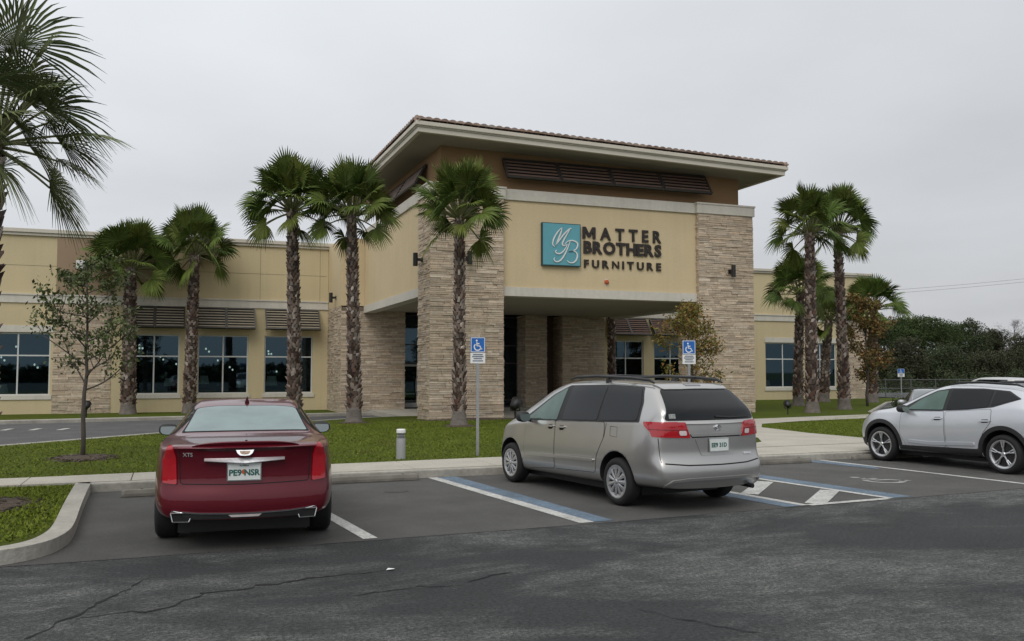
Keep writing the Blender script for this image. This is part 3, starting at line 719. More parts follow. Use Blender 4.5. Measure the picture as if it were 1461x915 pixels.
# slatted awnings pushed out over the windows
for a, b in ((-2.06,.74), (1.3,4.12), (4.63,7.4)):
    m, bk, sl = MB(), MB(), MB(); louver_panel(m, a, (a+b)/2-.005, YW, 3.98, 5.04, .85, 7, .06, bk, sl); louver_panel(m, (a+b)/2+.005, b, YW, 3.98, 5.04, .85, 7, .06, bk, sl)
    for x in (a+.06, b-.06): m.tube([(x, YW-.01, 4.0), (x, YW-.83, 4.02)], .02, 6)
    p = part('awning', m, 'darkframe'); bk.build('shade_sheet', 'slat_shade', p); sl.build('slats', 'awning', p)
for a, b in ((24.4,27.05), (27.3,29.95), (31.3,34.1)):
    m, bk, sl = MB(), MB(), MB(); louver_panel(m, a, (a+b)/2-.005, YW, 4.0, 5.0, .85, 7, .06, bk, sl); louver_panel(m, (a+b)/2+.005, b, YW, 4.0, 5.0, .85, 7, .06, bk, sl)
    for x in (a+.06, b-.06): m.tube([(x, YW-.01, 4.02), (x, YW-.83, 4.04)], .02, 6)
    p = part('awning', m, 'darkframe'); bk.build('shade_sheet', 'slat_shade', p); sl.build('slats', 'awning_red', p)
m = MB(); m.box(-33.7, 44.1, YW+.3, 60, -.6, -.15); m.box(-33.7, 44.1, 60, 60.3, -.15, 5); m.box(-33.7, 44.1, YW+.31, 60, 4.9, 5.05); part('showroom', m, 'interior')

# showroom lamps seen through the glass
def table_lamp(x, y, z, s, label):
    t = empty('table_lamp', (x, y, -.15), 0, label, 'lamp', 'lamps lit in the showroom')
    b = MB().box(-.3, .3, -.25, .25, 0, z).box(-.06, .06, -.06, .06, z, z+.12); b.lathe([(.05, z+.1), (.09, z+.25), (.03, z+.45)], 10); b.build('stand', 'interior', t)
    MB().lathe([(.26*s, z+.42), (.19*s, z+.42+.42*s)], 16).build('lamp_shade', 'shade', t)
LL = 'pale shaded table lamp behind glass, '
table_lamp(-7.45, 49.3, .5, 1.0, LL+'wide far left window beside the oak')
table_lamp(.05, 49.3, .8, .95, LL+'window between the two left palms')
table_lamp(1.75, 49.2, .9, 1.0, LL+'left end of the middle left wing window')
table_lamp(3.55, 49.4, .7, .8, LL+'right end of the middle left wing window')
table_lamp(5.15, 49.2, .8, 1.2, LL+'window under the awning nearest the tower')
table_lamp(36.9, 49.4, .6, .9, LL+'window right of the right stone column')
def pendant(x, y, z, label, n=1):
    t = empty('pendant_light', (x, y, z), 0, label, 'pendant lamp', 'pendant lights in the showroom')
    MB().tube([(0,0,.05), (0,0,4.9-z)], .008, 5).build('cord', 'black', t)
    b = MB()
    for k in range(n): b.lathe([(.001,-.05),(.045,-.02),(.045,.03),(.02,.06)], 8, c=(0 if n == 1 else .10*math.cos(k*2.1), 0 if n == 1 else .1*math.sin(k*2.1), .15*(k % 2)))
    b.build('bulb', 'bulb', t)
PL = 'small glowing pendant light '
for x, y, z, n, s in [(-7.6,50,2.35,2,'in the lower left pane of the far left window'), (-7.15,51,3.05,1,'in the upper left pane of the far left window'), (-6.2,50.5,2.0,2,'in the lower right pane of the far left window'),
                      (-1.35,50,3.0,3,'in the upper left pane between the left palms'), (-.35,52,2.45,2,'just under the crossbar of the window between the left palms'), (.4,51,2.2,1,'at the right edge of the window between the left palms'),
                      (1.9,50,2.85,2,'in the upper left pane of the middle window'), (2.5,51,2.4,1,'beside the mullion of the middle window'), (3.3,53,1.9,2,'low in the right half of the middle window'),
                      (5.1,50,2.75,3,'in the upper pane under the awning nearest the tower'), (5.6,51,1.8,1,'low in the last left window, beside the tall palm'),
                      (25.3,51,2.9,2,'in the window seen through the porch'), (36.5,50,3.2,1,'in the upper left pane right of the right stone column')]:
    pendant(x, y, z, PL+s, n)

# ---------------------------------------------------------------- sign on the facade
YS = 32.12
sg = empty('store_sign', (15.28, YS, 5.93), 0, 'square teal monogram panel with raised dark lettering on the cream fascia', 'sign')
sx, sz = 15.28, 5.93
pl = MB().box(13.53-sx, 15.12-sx, -.16, -.02, 5.97-sz, 7.6-sz).build('logo_panel', 'teal', sg, bevel=.01)
MB().box(13.50-sx, 15.15-sx, -.15, 0, 5.94-sz, 7.63-sz).build('panel_edge', pm('teal_edge', (.02, .06, .075), .5, .1, 4), pl)
def pc(x, y): return (13.53-sx+1.59*(x-160)/335., -.172, 7.6-sz-1.63*(y-108)/392.)
strokes = [[(262,330),(243,305),(255,250),(290,185),(328,143)], [(328,143),(318,190),(292,260),(268,322)], [(268,322),(300,270),(345,205),(398,150),(412,152)],
           [(402,152),(372,205),(340,268),(330,300),(345,315),(378,296)], [(378,296),(352,350),(318,386),(285,392),(268,374),(280,360)],
           [(402,268),(382,325),(350,400),(315,452),(278,470),(255,452),(262,430)], [(352,300),(385,268),(430,262),(468,285),(462,330),(430,358),(388,368)], [(388,368),(440,362),(466,392),(458,440),(430,470),(395,472),(372,452)]]
m = MB()
for st in strokes:
    c = catmull(st, 6); k = len(c); wd = [10*(.45+.75*math.sin(PI*i/(k-1))) for i in range(k)]
    P = [Vector(p) for p in c]; o = len(m.v)
    for i, p in enumerate(P):
        t = (P[min(i+1, k-1)]-P[max(i-1, 0)]).normalized(); n = Vector((-t.y, t.x))*wd[i]/2
        a, b = pc(*(p-n)), pc(*(p+n)); m.v += [a, b, (a[0], a[1]-.02, a[2]), (b[0], b[1]-.02, b[2])]
    for i in range(k-1):
        q = o+4*i
        for a, b in ((2,3),(0,2),(3,1)): m.f.append((q+a, q+b, q+b+4, q+a+4))
m.build('monogram', 'white', pl)
def letters(word, x0, x1, z0, h, bold, fill):
    n = len(word); items = []
    for ch in word:
        me = text_mesh(ch, 1., .0, .008 if ch in 'MN' else bold); xs = [v.co.x for v in me.vertices]; zs = [v.co.y for v in me.vertices]; items.append((me, min(xs), max(xs), max(zs), min(zs)) if ch != 'M' else (me, 0, .90, .70, 0))
        bpy.data.meshes.remove(me)
    H = max(i[3] for i in items if True); s = h/.70
    kx = fill*(x1-x0)/sum((i[2]-i[1])*s for i in items); tot = sum((i[2]-i[1])*s*kx for i in items); gap = ((x1-x0)-tot)/(n-1); x = x0
    for ch, it in zip(word, items):
        if ch == 'M':
            q = [(0,0),(0,.7),(.21,.7),(.45,.30),(.69,.7),(.90,.7),(.90,0),(.71,0),(.71,.40),(.52,.09),(.38,.09),(.19,.40),(.19,0)]
            me = MB().prism([(a*s, b*s) for a, b in q][::-1], -.03, .03).mesh('letter')
        else: me = text_mesh(ch, s, .03, (.008 if ch == 'N' else bold)*s)
        me.transform(Matrix.Translation((x-it[1]*s*kx-sx, -.035, z0-sz))@Matrix.Rotation(PI/2, 4, 'X')@Matrix.Diagonal((kx, 1, 1, 1)))
        link('letter', me, 'letter', sg); x += (it[2]-it[1])*s*kx+gap
letters('MATTER', 15.29, 18.86, 7.10, .47, .03, .70)
letters('BROTHERS', 15.33, 18.86, 6.53, .46, .04, .93)
letters('FURNITURE', 15.35, 18.84, 5.95, .30, .03, .66)
MB().lathe([(.001,0),(.09,0),(.10,-.04),(.06,-.09),(.001,-.10)], 14, axis='y').build('bell_housing', 'orange', tag(empty('fire_bell', (16.35, YS, 5.39)), 'small round orange alarm bell on the cream fascia under the lettering', 'alarm bell'))
b = [o for o in COL.objects if o.name == 'bell_housing'][0]; MB().box(-.05, .05, -.02, 0, -.12, .12).build('back_plate', 'white', b.parent)

# black cylinder lamps on the stone
def wall_lamp(x, y, z, rz, label):
    t = empty('wall_lamp', (x, y, z), rz, label, 'wall lamp', 'black cylinder lamps on the stone')
    MB().lathe([(.001,-.25),(.085,-.25),(.092,-.24),(.092,.24),(.085,.25),(.001,.25)], 18, c=(0, -.27, 0)).build('cylinder', 'black', t, smooth=False)
    MB().box(-.045, .045, -.20, -.03, -.05, .05).build('arm', 'black', t); MB().box(-.08, .08, -.035, .0, -.09, .09).build('wall_plate', 'black', t)
wall_lamp(8.93, 32.85, 6.05, -PI/2, 'black cylinder lamp on the left side face of the left stone column')
wall_lamp(10.42, 31.90, 6.05, 0, 'black cylinder lamp on the column front just right of the palm trunk')
wall_lamp(22.05, 31.90, 6.02, 0, 'black cylinder lamp on the front of the right stone column')
wall_lamp(7.9, 45.6, 5.55, -PI/2, 'black cylinder lamp on the far stone pier at the rear left corner')
t = empty('wall_lamp', (-3.95, YW-.06, 6.98), 0, 'white box lamp on the tan panel above the young oak', 'wall lamp')
MB().box(-.3, .3, -.16, -.02, -.2, .2).build('housing', 'white', t, bevel=.02); MB().box(-.1, .1, -.02, 0, -.1, .1).build('wall_plate', 'steel', t)

# ---------------------------------------------------------------- palms
def fan_leaf(m, pet, az, el, L, nseg, droop, r, plen, spread=2.35, hang=.10, roll=0., fill=.52, tone=None):
    """one palmate frond added to blade mesh m and its stalk to pet"""
    d = Vector((math.cos(az)*math.cos(el), math.sin(az)*math.cos(el), math.sin(el)))
    s = Vector((-math.sin(az), math.cos(az), 0)); n = d.cross(s); n = -n if n.z < 0 else n
    s, n = s*math.cos(roll)+n*math.sin(roll), n*math.cos(roll)-s*math.sin(roll)
    p0 = Vector((math.cos(az)*.10, math.sin(az)*.10, -.12+.1*math.sin(el))); pts = []
    for i in range(5):
        t = i/4; pts.append(p0+d*plen*t-Vector((0, 0, 1))*hang*plen*t*t)
    pet.tube(pts, [.028, .022, .018, .016, .014], 5)
    tone = max(0., r.gauss(.16, .14)+max(0, .25-el)*.28) if tone is None else tone
    H = pts[-1]; d = (pts[-1]-pts[-2]).normalized(); n = d.cross(s).normalized(); n = -n if n.z < 0 else n
    for k in range(nseg):
        th = lerp(-spread, spread, (k+.5)/nseg); q = (d*math.cos(th)+s*math.sin(th)).normalized()
        l = L*(.62+.38*math.cos(th*.55))*r.uniform(.92, 1.06); side = n.cross(q).normalized(); dth = 2*spread/nseg
        cup = .22*abs(math.sin(th)); o = len(m.v); dr = droop*r.uniform(.75, 1.25); tw = r.uniform(-.25, .25)
        for i, t in enumerate((0, .28, .55, .8, 1.0)):
            c = H+q*l*t+n*(cup*l*t*(1-.5*t))-Vector((0, 0, 1))*dr*l*t**2.4
            w = (l*t*dth*fill if t < .56 else l*.55*dth*fill*(1-(t-.55)/.45)**.8)+.002
            sd = (side*math.cos(tw*t)+n*math.sin(tw*t))
            m.v += [tuple(c-sd*w), tuple(c+n*w*.5), tuple(c+sd*w)]; m.tone += [min(1., tone+.35*max(0, t-.75))]*3
        for i in range(4):
            a = o+3*i; m.f += [(a, a+3, a+4, a+1), (a+1, a+4, a+5, a+2)]

def palm_crown(seed, nleaf, R, nseg=30, elmin=-38, droop=.30, plen=.57, spread=2.05, hang=.10):
    r = random.Random(seed); m, p = MB(), MB()
    for i in range(nleaf):
        t = (i+.5)/nleaf; el = math.radians(lerp(86, 10, t/.91) if t < .91 else lerp(2, elmin*.8, (t-.91)/.09))+r.uniform(-.12, .12); az = i*2.39996+r.uniform(-.25, .25)
        g = r.uniform(.85, 1.08)*(1 if t < .91 else .84); fan_leaf(m, p, az, el, R*(1-plen)*1.02*g, nseg, droop*(.25+1.0*t), r, R*plen*g*(.85 if t < .2 else 1), spread, hang*(.3+1.6*t), r.uniform(-1.0, 1.0))
    return m, p
def trunk(seed, h, r0, r1, lean, boots=True, bare=.45, per=8, row=.105):
    """trunk tapering from r0 to r1 over height h, clad with split leaf boots above a bare foot"""
    r = random.Random(seed); base, tr, bt = MB(), MB(), MB(); lx, ly = lean
    ax = lambda z: Vector((lx*(z/h)**1.3, ly*(z/h)**1.3, z)); rad = lambda z: lerp(r0, r1, z/h)+(.10*math.exp(-z/.22))
    zs = np.linspace(-.25, bare+.1, 8); R0 = r0; base.tube([ax(max(z, 0))+Vector((0, 0, min(z, 0))) for z in zs], [rad(max(z, 0))*r.uniform(.96, 1.05)+.02 for z in zs], 14)
    zs = np.linspace(bare*.5, h, 24); tr.tube([ax(z) for z in zs], [rad(z)*.93*r.uniform(.95, 1.04) for z in zs], 12)
    if boots:
        z = bare; k = 0
        while z < h-.12:
            for j in range(per):
                a = 2*PI*(j+.5*(k % 2))/per+r.uniform(-.12, .12); u = z/h; R = rad(z)
                if r.random() < (.08 if u > .12 else .0): continue
                n = Vector((math.cos(a), math.sin(a), 0)); s = Vector((-math.sin(a), math.cos(a), 0)); c = ax(z)+Vector((0, 0, r.uniform(-.02, .02)))
                ln = r.uniform(.12, .21)*(1.15 if u < .3 else .95); out = r.uniform(.035, .095)*(1.3 if u < .25 else (.6 if u > .86 else 1)); w = R*.33*r.uniform(.7, 1.15)
                Z = Vector((0, 0, 1)); sk = s*r.uniform(-.05, .05)
                P = [c+n*(R-.01)-s*w, c+n*(R+.012), c+n*(R-.01)+s*w, c+n*(R+out*.7)+Z*ln*.8-s*w*.75+sk, c+n*(R+out)+Z*ln+sk, c+n*(R+out*.7)+Z*ln*.8+s*w*.75+sk, c+n*(R-.01)+Z*ln*.75-s*w*.6, c+n*(R-.01)+Z*ln*.75+s*w*.6]
                bt.add([tuple(q) for q in P], [(0,1,4,3),(1,2,5,4),(3,4,6),(4,7,6),(4,5,7),(0,3,6),(2,7,5)])
            z += row*r.uniform(.85, 1.15); k += 1
    return base, tr, bt, ax(h)
CROWNS = {}
def palm(x, y, zc, R, seed, label, lean=(0, 0), r0=.20, r1=.155, kind=0, group='fan palms round the store', nleaf=40, squash=1., leaf='palm_leaf', z0=None, name='fan_palm', h=None, bare=.45, bootmat='boot'):
    z0 = zg(x, y) if z0 is None else z0; h = zc-z0 if h is None else h
    t = empty(name, (x, y, z0), 0, label, 'palm tree', group)
    ba, tr, bt, top = trunk(seed, h, r0, r1, lean, True, bare)
    tk = tr.build('trunk', 'palm_trunk', t, smooth=True); ba.build('trunk_foot', 'palm_base', tk, smooth=True); bt.build('leaf_boots', bootmat, tk)
    if kind not in CROWNS:
        spec = {0: dict(seed=5, nleaf=50, R=1.6, elmin=-30, droop=.26), 1: dict(seed=8, nleaf=46, R=1.6, elmin=-25, droop=.30), 2: dict(seed=21, nleaf=52, R=1.6, elmin=-40, droop=.26), 3: dict(seed=33, nleaf=36, R=1.6, elmin=-20, droop=.36)}[kind]
        a, b = palm_crown(**spec); CROWNS[kind] = (a.mesh('crown'), b.mesh('stalks'))
    cm, pmh = CROWNS[kind]
    c = link('crown', cm, leaf, t); c.location = top; c.scale = (R*squash/1.6, R*squash/1.6, R/1.6); c.rotation_euler = (0, 0, seed*1.7)
    link('leaf_stalks', pmh, 'petiole', c)
    return t
palm(-1.73, 46.4, 6.85, 2.75, 1, 'shaggy fan palm against the left wing, trunk half hidden by the young oak', (-.05, 0), .31, .235, 0, squash=.84)
palm(1.0, 46.4, 7.65, 2.75, 2, 'slim fan palm between two left wing windows, behind the red sedan', (.12, 0), .27, .21, 1, squash=.76)
palm(4.14, 32.0, 7.55, 2.25, 3, 'tallest fan palm left of the tower, its foot hidden by the red sedan', (-.18, 0), .215, .165, 0, squash=.84)
palm(5.97, 30.7, 7.3, 2.25, 4, 'fan palm before the canopy side, its crown reaching the left eave end', (-.16, 0), .215, .15, 1, squash=.82)
palm(8.59, 27.1, 6.8, 2.2, 5, 'fan palm standing right in front of the left stone column', (0, 0), .18, .13, 2, squash=.78)
palm(30.15, 37.8, 5.9, 2.4, 6, 'shorter fan palm on the right lawn, left of the two tall ones', (.27, 0), .23, .18, 3, squash=.78)
palm(25.12, 30.6, 7.75, 2.3, 7, 'tall fan palm on the right lawn nearest the right stone column', (.03, 0), .235, .175, 3, squash=.86)
palm(28.81, 32.9, 8.3, 2.6, 8, 'tallest fan palm on the right lawn with a slightly leaning trunk', (-.2, 0), .235, .165, 0, squash=.74)
palm(35.9, 42.7, 4.9, 2.1, 9, 'low fan palm half hidden behind the tall right hand palms', (.5, 0), .27, .2, 1, squash=.85)
palm(37.82, 40.9, 5.5, 2.3, 10, 'fan palm at the right end of the store, behind the russet tree', (.26, 0), .27, .2, 3, squash=.88)
palm(23.45, 45.5, 6.4, 2.0, 12, 'fan palm seen through the porch, before the window with the brown awning', (.05, 0), .22, .17, 1)
# big cabbage palm at the left edge of the picture
r = random.Random(4); m, p = MB(), MB()
SX, SY, SZ = -2.25, 13.1, .115; CZ = 4.85
dirs = [(-18, 80, 1.42), (-60, 72, 1.4), (-8, 70, 1.15), (0, 64, .85), (-32, 52, .78), (-80, 44, 1.0), (15, 40, .75), (-22, 10, .86), (-58, 14, .75), (-95, 8, .85), (8, -6, .75), (-24, -30, .86), (-75, -28, .75), (-120, -10, .85), (30, -20, .75)]
r.seed(6)
for i in range(20): dirs.append((120+i*12+r.uniform(-15, 15), r.uniform(-35, 75), 1.))
dirs += [(-130, 70, 1), (170, 80, 1), (40, 65, 1), (-40, 84, .9)]
for az, el, g in dirs:
    fan_leaf(m, p, math.radians(az)+r.uniform(-.06, .06), math.radians(el)+r.uniform(-.05, .05), .78*g*r.uniform(.92, 1.06), 36, .34, r, .92*g*r.uniform(.92, 1.06), 1.75, .10, r.uniform(-1.1, 1.1), .30)
t = empty('cabbage_palm', (SX, SY, SZ), 0, 'large close cabbage palm at the left edge of the picture with long loose fronds', 'palm tree')
ba, tr, bt, top = trunk(77, CZ-SZ-.05, .17, .14, (.06, 0), True, .9, 8, .13)
tk = tr.build('trunk', 'palm_trunk', t, smooth=True); ba.build('trunk_foot', 'palm_base', tk, smooth=True); bt.build('leaf_boots', 'boot', tk)
c = m.build('crown', 'sabal_leaf', t); c.location = (top.x, top.y, CZ-SZ); p.build('leaf_stalks', 'petiole', c)

# ---------------------------------------------------------------- leafy trees
def branch_tree(seed, h, r0, first, nmain, reach, levels, upward=.55, wob=.12, leader=True):
    """trunk with forking limbs; returns wood mesh and twig tips"""
    r = random.Random(seed); w = MB(); tips = []
    def limb(p, d, L, rad, lev):
        n = 5; pts = [p]; dd = d.copy()
        for i in range(n):
            dd = (dd+Vector((r.gauss(0, wob), r.gauss(0, wob), r.gauss(0, wob*.6)+.03))).normalized(); pts.append(pts[-1]+dd*L/n)
        w.tube(pts, [lerp(rad, rad*.45, i/n) for i in range(n+1)], 6 if lev < 2 else 4)
        if lev >= levels:
            tips.extend(pts[2:]); return
        tips.append(pts[-1])
        for k in range(r.choice([3, 4])):
            q = pts[r.choice([2, 3, 4, 5])]; a = r.uniform(0, 2*PI)
            e = (dd+Vector((math.cos(a), math.sin(a), r.uniform(-.2, .6)))*r.uniform(.5, .95)).normalized()
            limb(q, e, L*r.uniform(.45, .7), rad*.5, lev+1)
    n = 9; P = [Vector((0, 0, -.1))]
    for i in range(n): P.append(Vector((r.gauss(0, .012)*h*.4, r.gauss(0, .012)*h*.4, h*(i+1)/n*(1 if leader else .6))))
    w.tube(P, [lerp(r0, r0*.25, i/n) for i in range(n+1)], 8)
    for i in range(nmain):
        t = lerp(first, .97, (i+.3)/nmain); k = min(int(t*n), n-1); p = P[k].lerp(P[k+1], t*n-k); a = i*2.39996+r.uniform(-.4, .4)
        d = Vector((math.cos(a), math.sin(a), upward+r.uniform(-.15, .3))).normalized()
        limb(p, d, reach*(1.05-.55*abs(t-.5)*1.2)*r.uniform(.75, 1.15)*(1-.45*max(0, t-.6)/.4), r0*.42*(1.1-t*.6), 1)
    tips.append(P[-1]); return w, tips
def leaves(seed, tips, per, spread, size, aspect=.5, squash=.8):
    r = np.random.default_rng(seed); T = np.array([tuple(t) for t in tips]); C = np.repeat(T, per, 0); n = len(C)
    C = C+r.normal(0, spread, (n, 3))*np.array([1, 1, squash]); a = r.normal(0, 1, (n, 3)); a /= np.linalg.norm(a, axis=1)[:, None]
    b = np.cross(a, r.normal(0, 1, (n, 3))); b /= np.linalg.norm(b, axis=1)[:, None]; s = size*r.uniform(.6, 1.3, n)[:, None]
    V = np.stack([C-a*s, C+b*s*aspect, C+a*s, C-b*s*aspect], 1).reshape(-1, 3)
    me = bpy.data.meshes.new('leaves'); me.from_pydata(V.tolist(), [], np.arange(4*n).reshape(-1, 4).tolist()); return me
def leafy(name, x, y, z, seed, h, r0, first, nmain, reach, levels, per, spread, size, leaf, label, cat='tree', group=None, upward=.55, wob=.12):
    t = empty(name, (x, y, z), 0, label, cat, group); w, tips = branch_tree(seed, h, r0, first, nmain, reach, levels, upward, wob)
    w.build('trunk', 'bark', t, smooth=True); link('crown', leaves(seed, tips, per, spread, size), leaf, t); return t
leafy('oak_tree', -1.51, 19.35, zg(-1.5, 19.35), 3, 3.75, .047, .34, 20, .98, 2, 9, .08, .046, 'oak_leaf', 'thin young oak with sparse small leaves on the lawn left of the red sedan', upward=.35)
leafy('ornamental_tree', 17.45, 27.6, zg(17.4, 27.6), 14, 3.5, .06, .20, 18, 1.3, 2, 16, .13, .06, 'yellow_leaf', 'small yellow-green tree behind the accessible parking sign and the minivan', upward=.9)
leafy('ornamental_tree', 33.0, 36.0, zg(33, 36), 25, 5.2, .07, .14, 18, 1.25, 2, 20, .16, .075, 'russet_leaf', 'thin russet and green tree on the right lawn before the end of the store', upward=.8)
m = MB(); m.v = [(x*.35, y*.35, z*.4+.35) for x, y, z in []]
sh = empty('shrub', (onY(1284, 580, 26)[0], 26.0, -.02), 0, 'small dark shrub at the lot edge beyond the bonnet of the pale silver car', 'shrub')
w, tips = branch_tree(9, .7, .03, .1, 8, .45, 1, .6); w.build('stem', 'bark', sh); link('foliage', leaves(9, tips, 26, .09, .05), 'wood_leaf', sh)

# trees beyond the lot
def crown_mesh(seed, lobes, n, size, flat=.8):
    """leaf clumps scattered through and over several uneven lobes (centre, radii)"""
    r = np.random.default_rng(seed); pts = []
    for (c, rad) in lobes:
        k = int(n*(rad[0]*rad[2])/sum(l[1][0]*l[1][2] for l in lobes)); d = r.normal(0, 1, (k, 3)); d /= np.linalg.norm(d, axis=1)[:, None]
        bump = 1+.22*np.sin(d[:, :1]*5+seed)+.2*np.sin(d[:, 1:2]*7+c[0])+.15*np.sin(d[:, 2:]*6+c[1])
        pts.append(np.array(c)+d*np.array(rad)*bump*r.uniform(.5, 1.03, (k, 1))**.5)
    C = np.concatenate(pts); n = len(C); a = r.normal(0, 1, (n, 3)); a /= np.linalg.norm(a, axis=1)[:, None]; b = np.cross(a, r.normal(0, 1, (n, 3))); b /= np.linalg.norm(b, axis=1)[:, None]
    s = size*r.uniform(.5, 1.4, n)[:, None]; V = np.stack([C-a*s, C+b*s*.6, C+a*s*r.uniform(.6, 1, (n, 1)), C-b*s*.6], 1).reshape(-1, 3)
    me = bpy.data.meshes.new('crown'); me.from_pydata(V.tolist(), [], np.arange(4*n).reshape(-1, 4).tolist()); return me
def wood_tree(name, x, y, h, rw, seed, leaf, label, shape='round', n=24000, size=.095):
    r = random.Random(seed); t = empty(name, (x, y, -.4), 0, label, 'tree', 'trees beyond the fence'); h += .4
    m = MB(); m.tube([(0, 0, 0), (r.uniform(-.2, .2), 0, h*.45), (r.uniform(-.4, .4), 0, h*.8)], [.28, .2, .06], 8); lobes = []
    if shape == 'pine':
        for i in range(9): a = r.uniform(0, 2*PI); q = r.uniform(0, .75)*rw; lobes.append(((q*math.cos(a), q*math.sin(a), h-rw*.42-r.uniform(0, .35)*h*.6-q*.35), (rw*r.uniform(.35, .55), rw*r.uniform(.35, .55), rw*r.uniform(.22, .34))))
    else:
        for i in range(10): a = r.uniform(0, 2*PI); q = r.uniform(.1, .72)*rw; zz = r.uniform(.22, .86)*h; lobes.append(((q*math.cos(a), q*math.sin(a), zz), (rw*r.uniform(.34, .5), rw*r.uniform(.34, .5), min(rw*.45, h-zz)*r.uniform(.8, 1.0))))
    for l in lobes[:7]: m.tube([(0, 0, max(.5, l[0][2]*.6)), l[0]], [.10, .03], 5)
    m.build('trunk', 'bark', t, smooth=True); link('crown', crown_mesh(seed, lobes, n, size), leaf, t); return t
TREES = [(1250, 88, 448, 3.8, 'wood_leaf', 'round', 'oak_tree', 'dark bushy tree just right of the palm at the store end'),
         (1275, 96, 441, 3.6, 'pine_leaf', 'pine', 'pine_tree', 'narrow dark pine between the last palm and the broad domed pine'),
         (1318, 90, 434, 5.4, 'pine_leaf', 'pine', 'pine_tree', 'broad dome topped pine, tallest beyond the fence'),
         (1358, 97, 450, 3.9, 'wood_leaf', 'round', 'oak_tree', 'dense dark tree joined to the right flank of the domed pine'),
         (1384, 92, 455, 3.2, 'wood_leaf', 'round', 'oak_tree', 'tree with a knobbly top above the roof of the pale silver car'),
         (1410, 99, 464, 3.0, 'wood_leaf2', 'round', 'oak_tree', 'olive tree with a ragged top right of the knobbly one'),
         (1436, 94, 478, 3.4, 'wood_leaf2', 'round', 'oak_tree', 'olive tree above the roof of the white van'),
         (1462, 96, 474, 3.4, 'wood_leaf', 'round', 'oak_tree', 'dark tree cut by the right edge of the picture'),
         (1288, 78, 478, 2.6, 'wood_leaf2', 'round', 'oak_tree', 'low olive tree close behind the fence beside the small blue sign'),
         (1345, 80, 484, 4.2, 'wood_leaf', 'round', 'oak_tree', 'low dark tree close behind the fence, left of the white van'),
         (1400, 78, 492, 3.0, 'wood_leaf2', 'round', 'oak_tree', 'low olive tree close behind the fence, directly behind the white van')]
for i, (px, Y, py, rw, lf, shp, nm, lb) in enumerate(TREES):
    x, _, z = onY(px, py, Y); wood_tree(nm, x, Y, z, rw, 40+i, lf, lb, shp)
bt = empty('bare_tree', (onY(1447, 470, 104)[0], 104, -.4), 0, 'leafless grey tree rising behind the olive trees at the right edge', 'tree')
w, tips = branch_tree(61, 9.6, .16, .3, 18, 2.9, 2, .9, .2); w.build('trunk', 'bare', bt)
link('twigs', leaves(61, tips, 5, .3, .34, .035), 'bare', bt)
def woodland(name, spots, n, size, leaf, seed):
    o = link(name, crown_mesh(seed, spots, n, size), leaf); return struct(o, 'stuff')
r = random.Random(9)
woodland('woodland', [((x+r.uniform(-2, 2), 106+r.uniform(-3, 8), r.uniform(1.0, 2.6)), (r.uniform(4, 6), 3, r.uniform(2.6, 4.2))) for x in range(70, 190, 5)], 60000, .22, 'wood_leaf', 71)
woodland('undergrowth', [((x+r.uniform(-1, 1), 72+r.uniform(-1, 2), r.uniform(.0, .6)), (r.uniform(1.4, 2.6), 1.4, r.uniform(.5, 1.7))) for x in range(58, 130, 3)], 50000, .09, 'wood_leaf', 72)
woodland('woodland', [((x+r.uniform(-4, 4), -95+r.uniform(-6, 6), r.uniform(.5, 1.5)), (r.uniform(7, 10), 5, r.uniform(1.5, 4))) for x in range(-120, 120, 9)], 16000, .9, 'wood_leaf', 73)
woodland('woodland', [((-110+r.uniform(-4, 4), y+r.uniform(-4, 4), r.uniform(.5, 1.5)), (5, r.uniform(7, 10), r.uniform(2, 4))) for y in range(-80, 90, 9)], 9000, .9, 'wood_leaf', 74)

# ---------------------------------------------------------------- fence, wires, signs, lights, stops
M['fence_grey'] = pm('fence_grey', (.12, .125, .125), .6, .2, 4, metal=.3)
f = empty('chainlink_fence', (46, 51, -.1), 0, 'low dark grey pipe rail and chainlink fence before the trees on the right', 'fence')
def fence_run(a, b, n, h):
    a, b = Vector(a), Vector(b); rl, ms = MB(), MB()
    for i in range(n+1):
        p = a.lerp(b, i/n); MB().tube([p, p+Vector((0, 0, h+.06))], .035, 8).build('post', M['fence_grey'], f)
    for z in (h, h*.55, .12): rl.tube([a+Vector((0,0,z)), b+Vector((0,0,z))], .024, 6)
    rl.build('rail', M['fence_grey'], f); L = (b-a).length; u = (b-a).normalized(); k = int(L/.16)
    for i in range(k):
        p = a+u*(i*L/k)
        for sg_ in (1, -1):
            e = p+u*(sg_*h*.9); 
            if 0 <= (e-a).dot(u) <= L: ms.tube([p+Vector((0,0,.12)), e+Vector((0,0,h))], .0035, 3, False)
    ms.build('mesh', 'black', f)
fence_run((0, 0, -.1), (34, 3, -.1), 13, 1.4)
gl = empty('power_line', (88, 90, -.4), 0, 'thin pair of overhead wires sloping up to the right above the trees', 'power line')
m = MB()
for dz, dy in ((0, 0), (.45, 1.2)):
    pts = []
    for i in range(25): t = i/24; x = lerp(-40, 60, t); pts.append((x, dy, 12.6+dz+.098*(x)-.9*math.sin(PI*t)+.6))
    m.tube(pts, .016, 5, False)
m.build('wire', 'black', gl)
for x in (-40, 60): MB().tube([(x, .6, 0), (x, .6, 13.6+.098*x)], [.16, .11], 10).box(x-.08, x+.08, -.2, 1.6, 12.9+.098*x, 13.05+.098*x).build('pole', 'bark', gl)

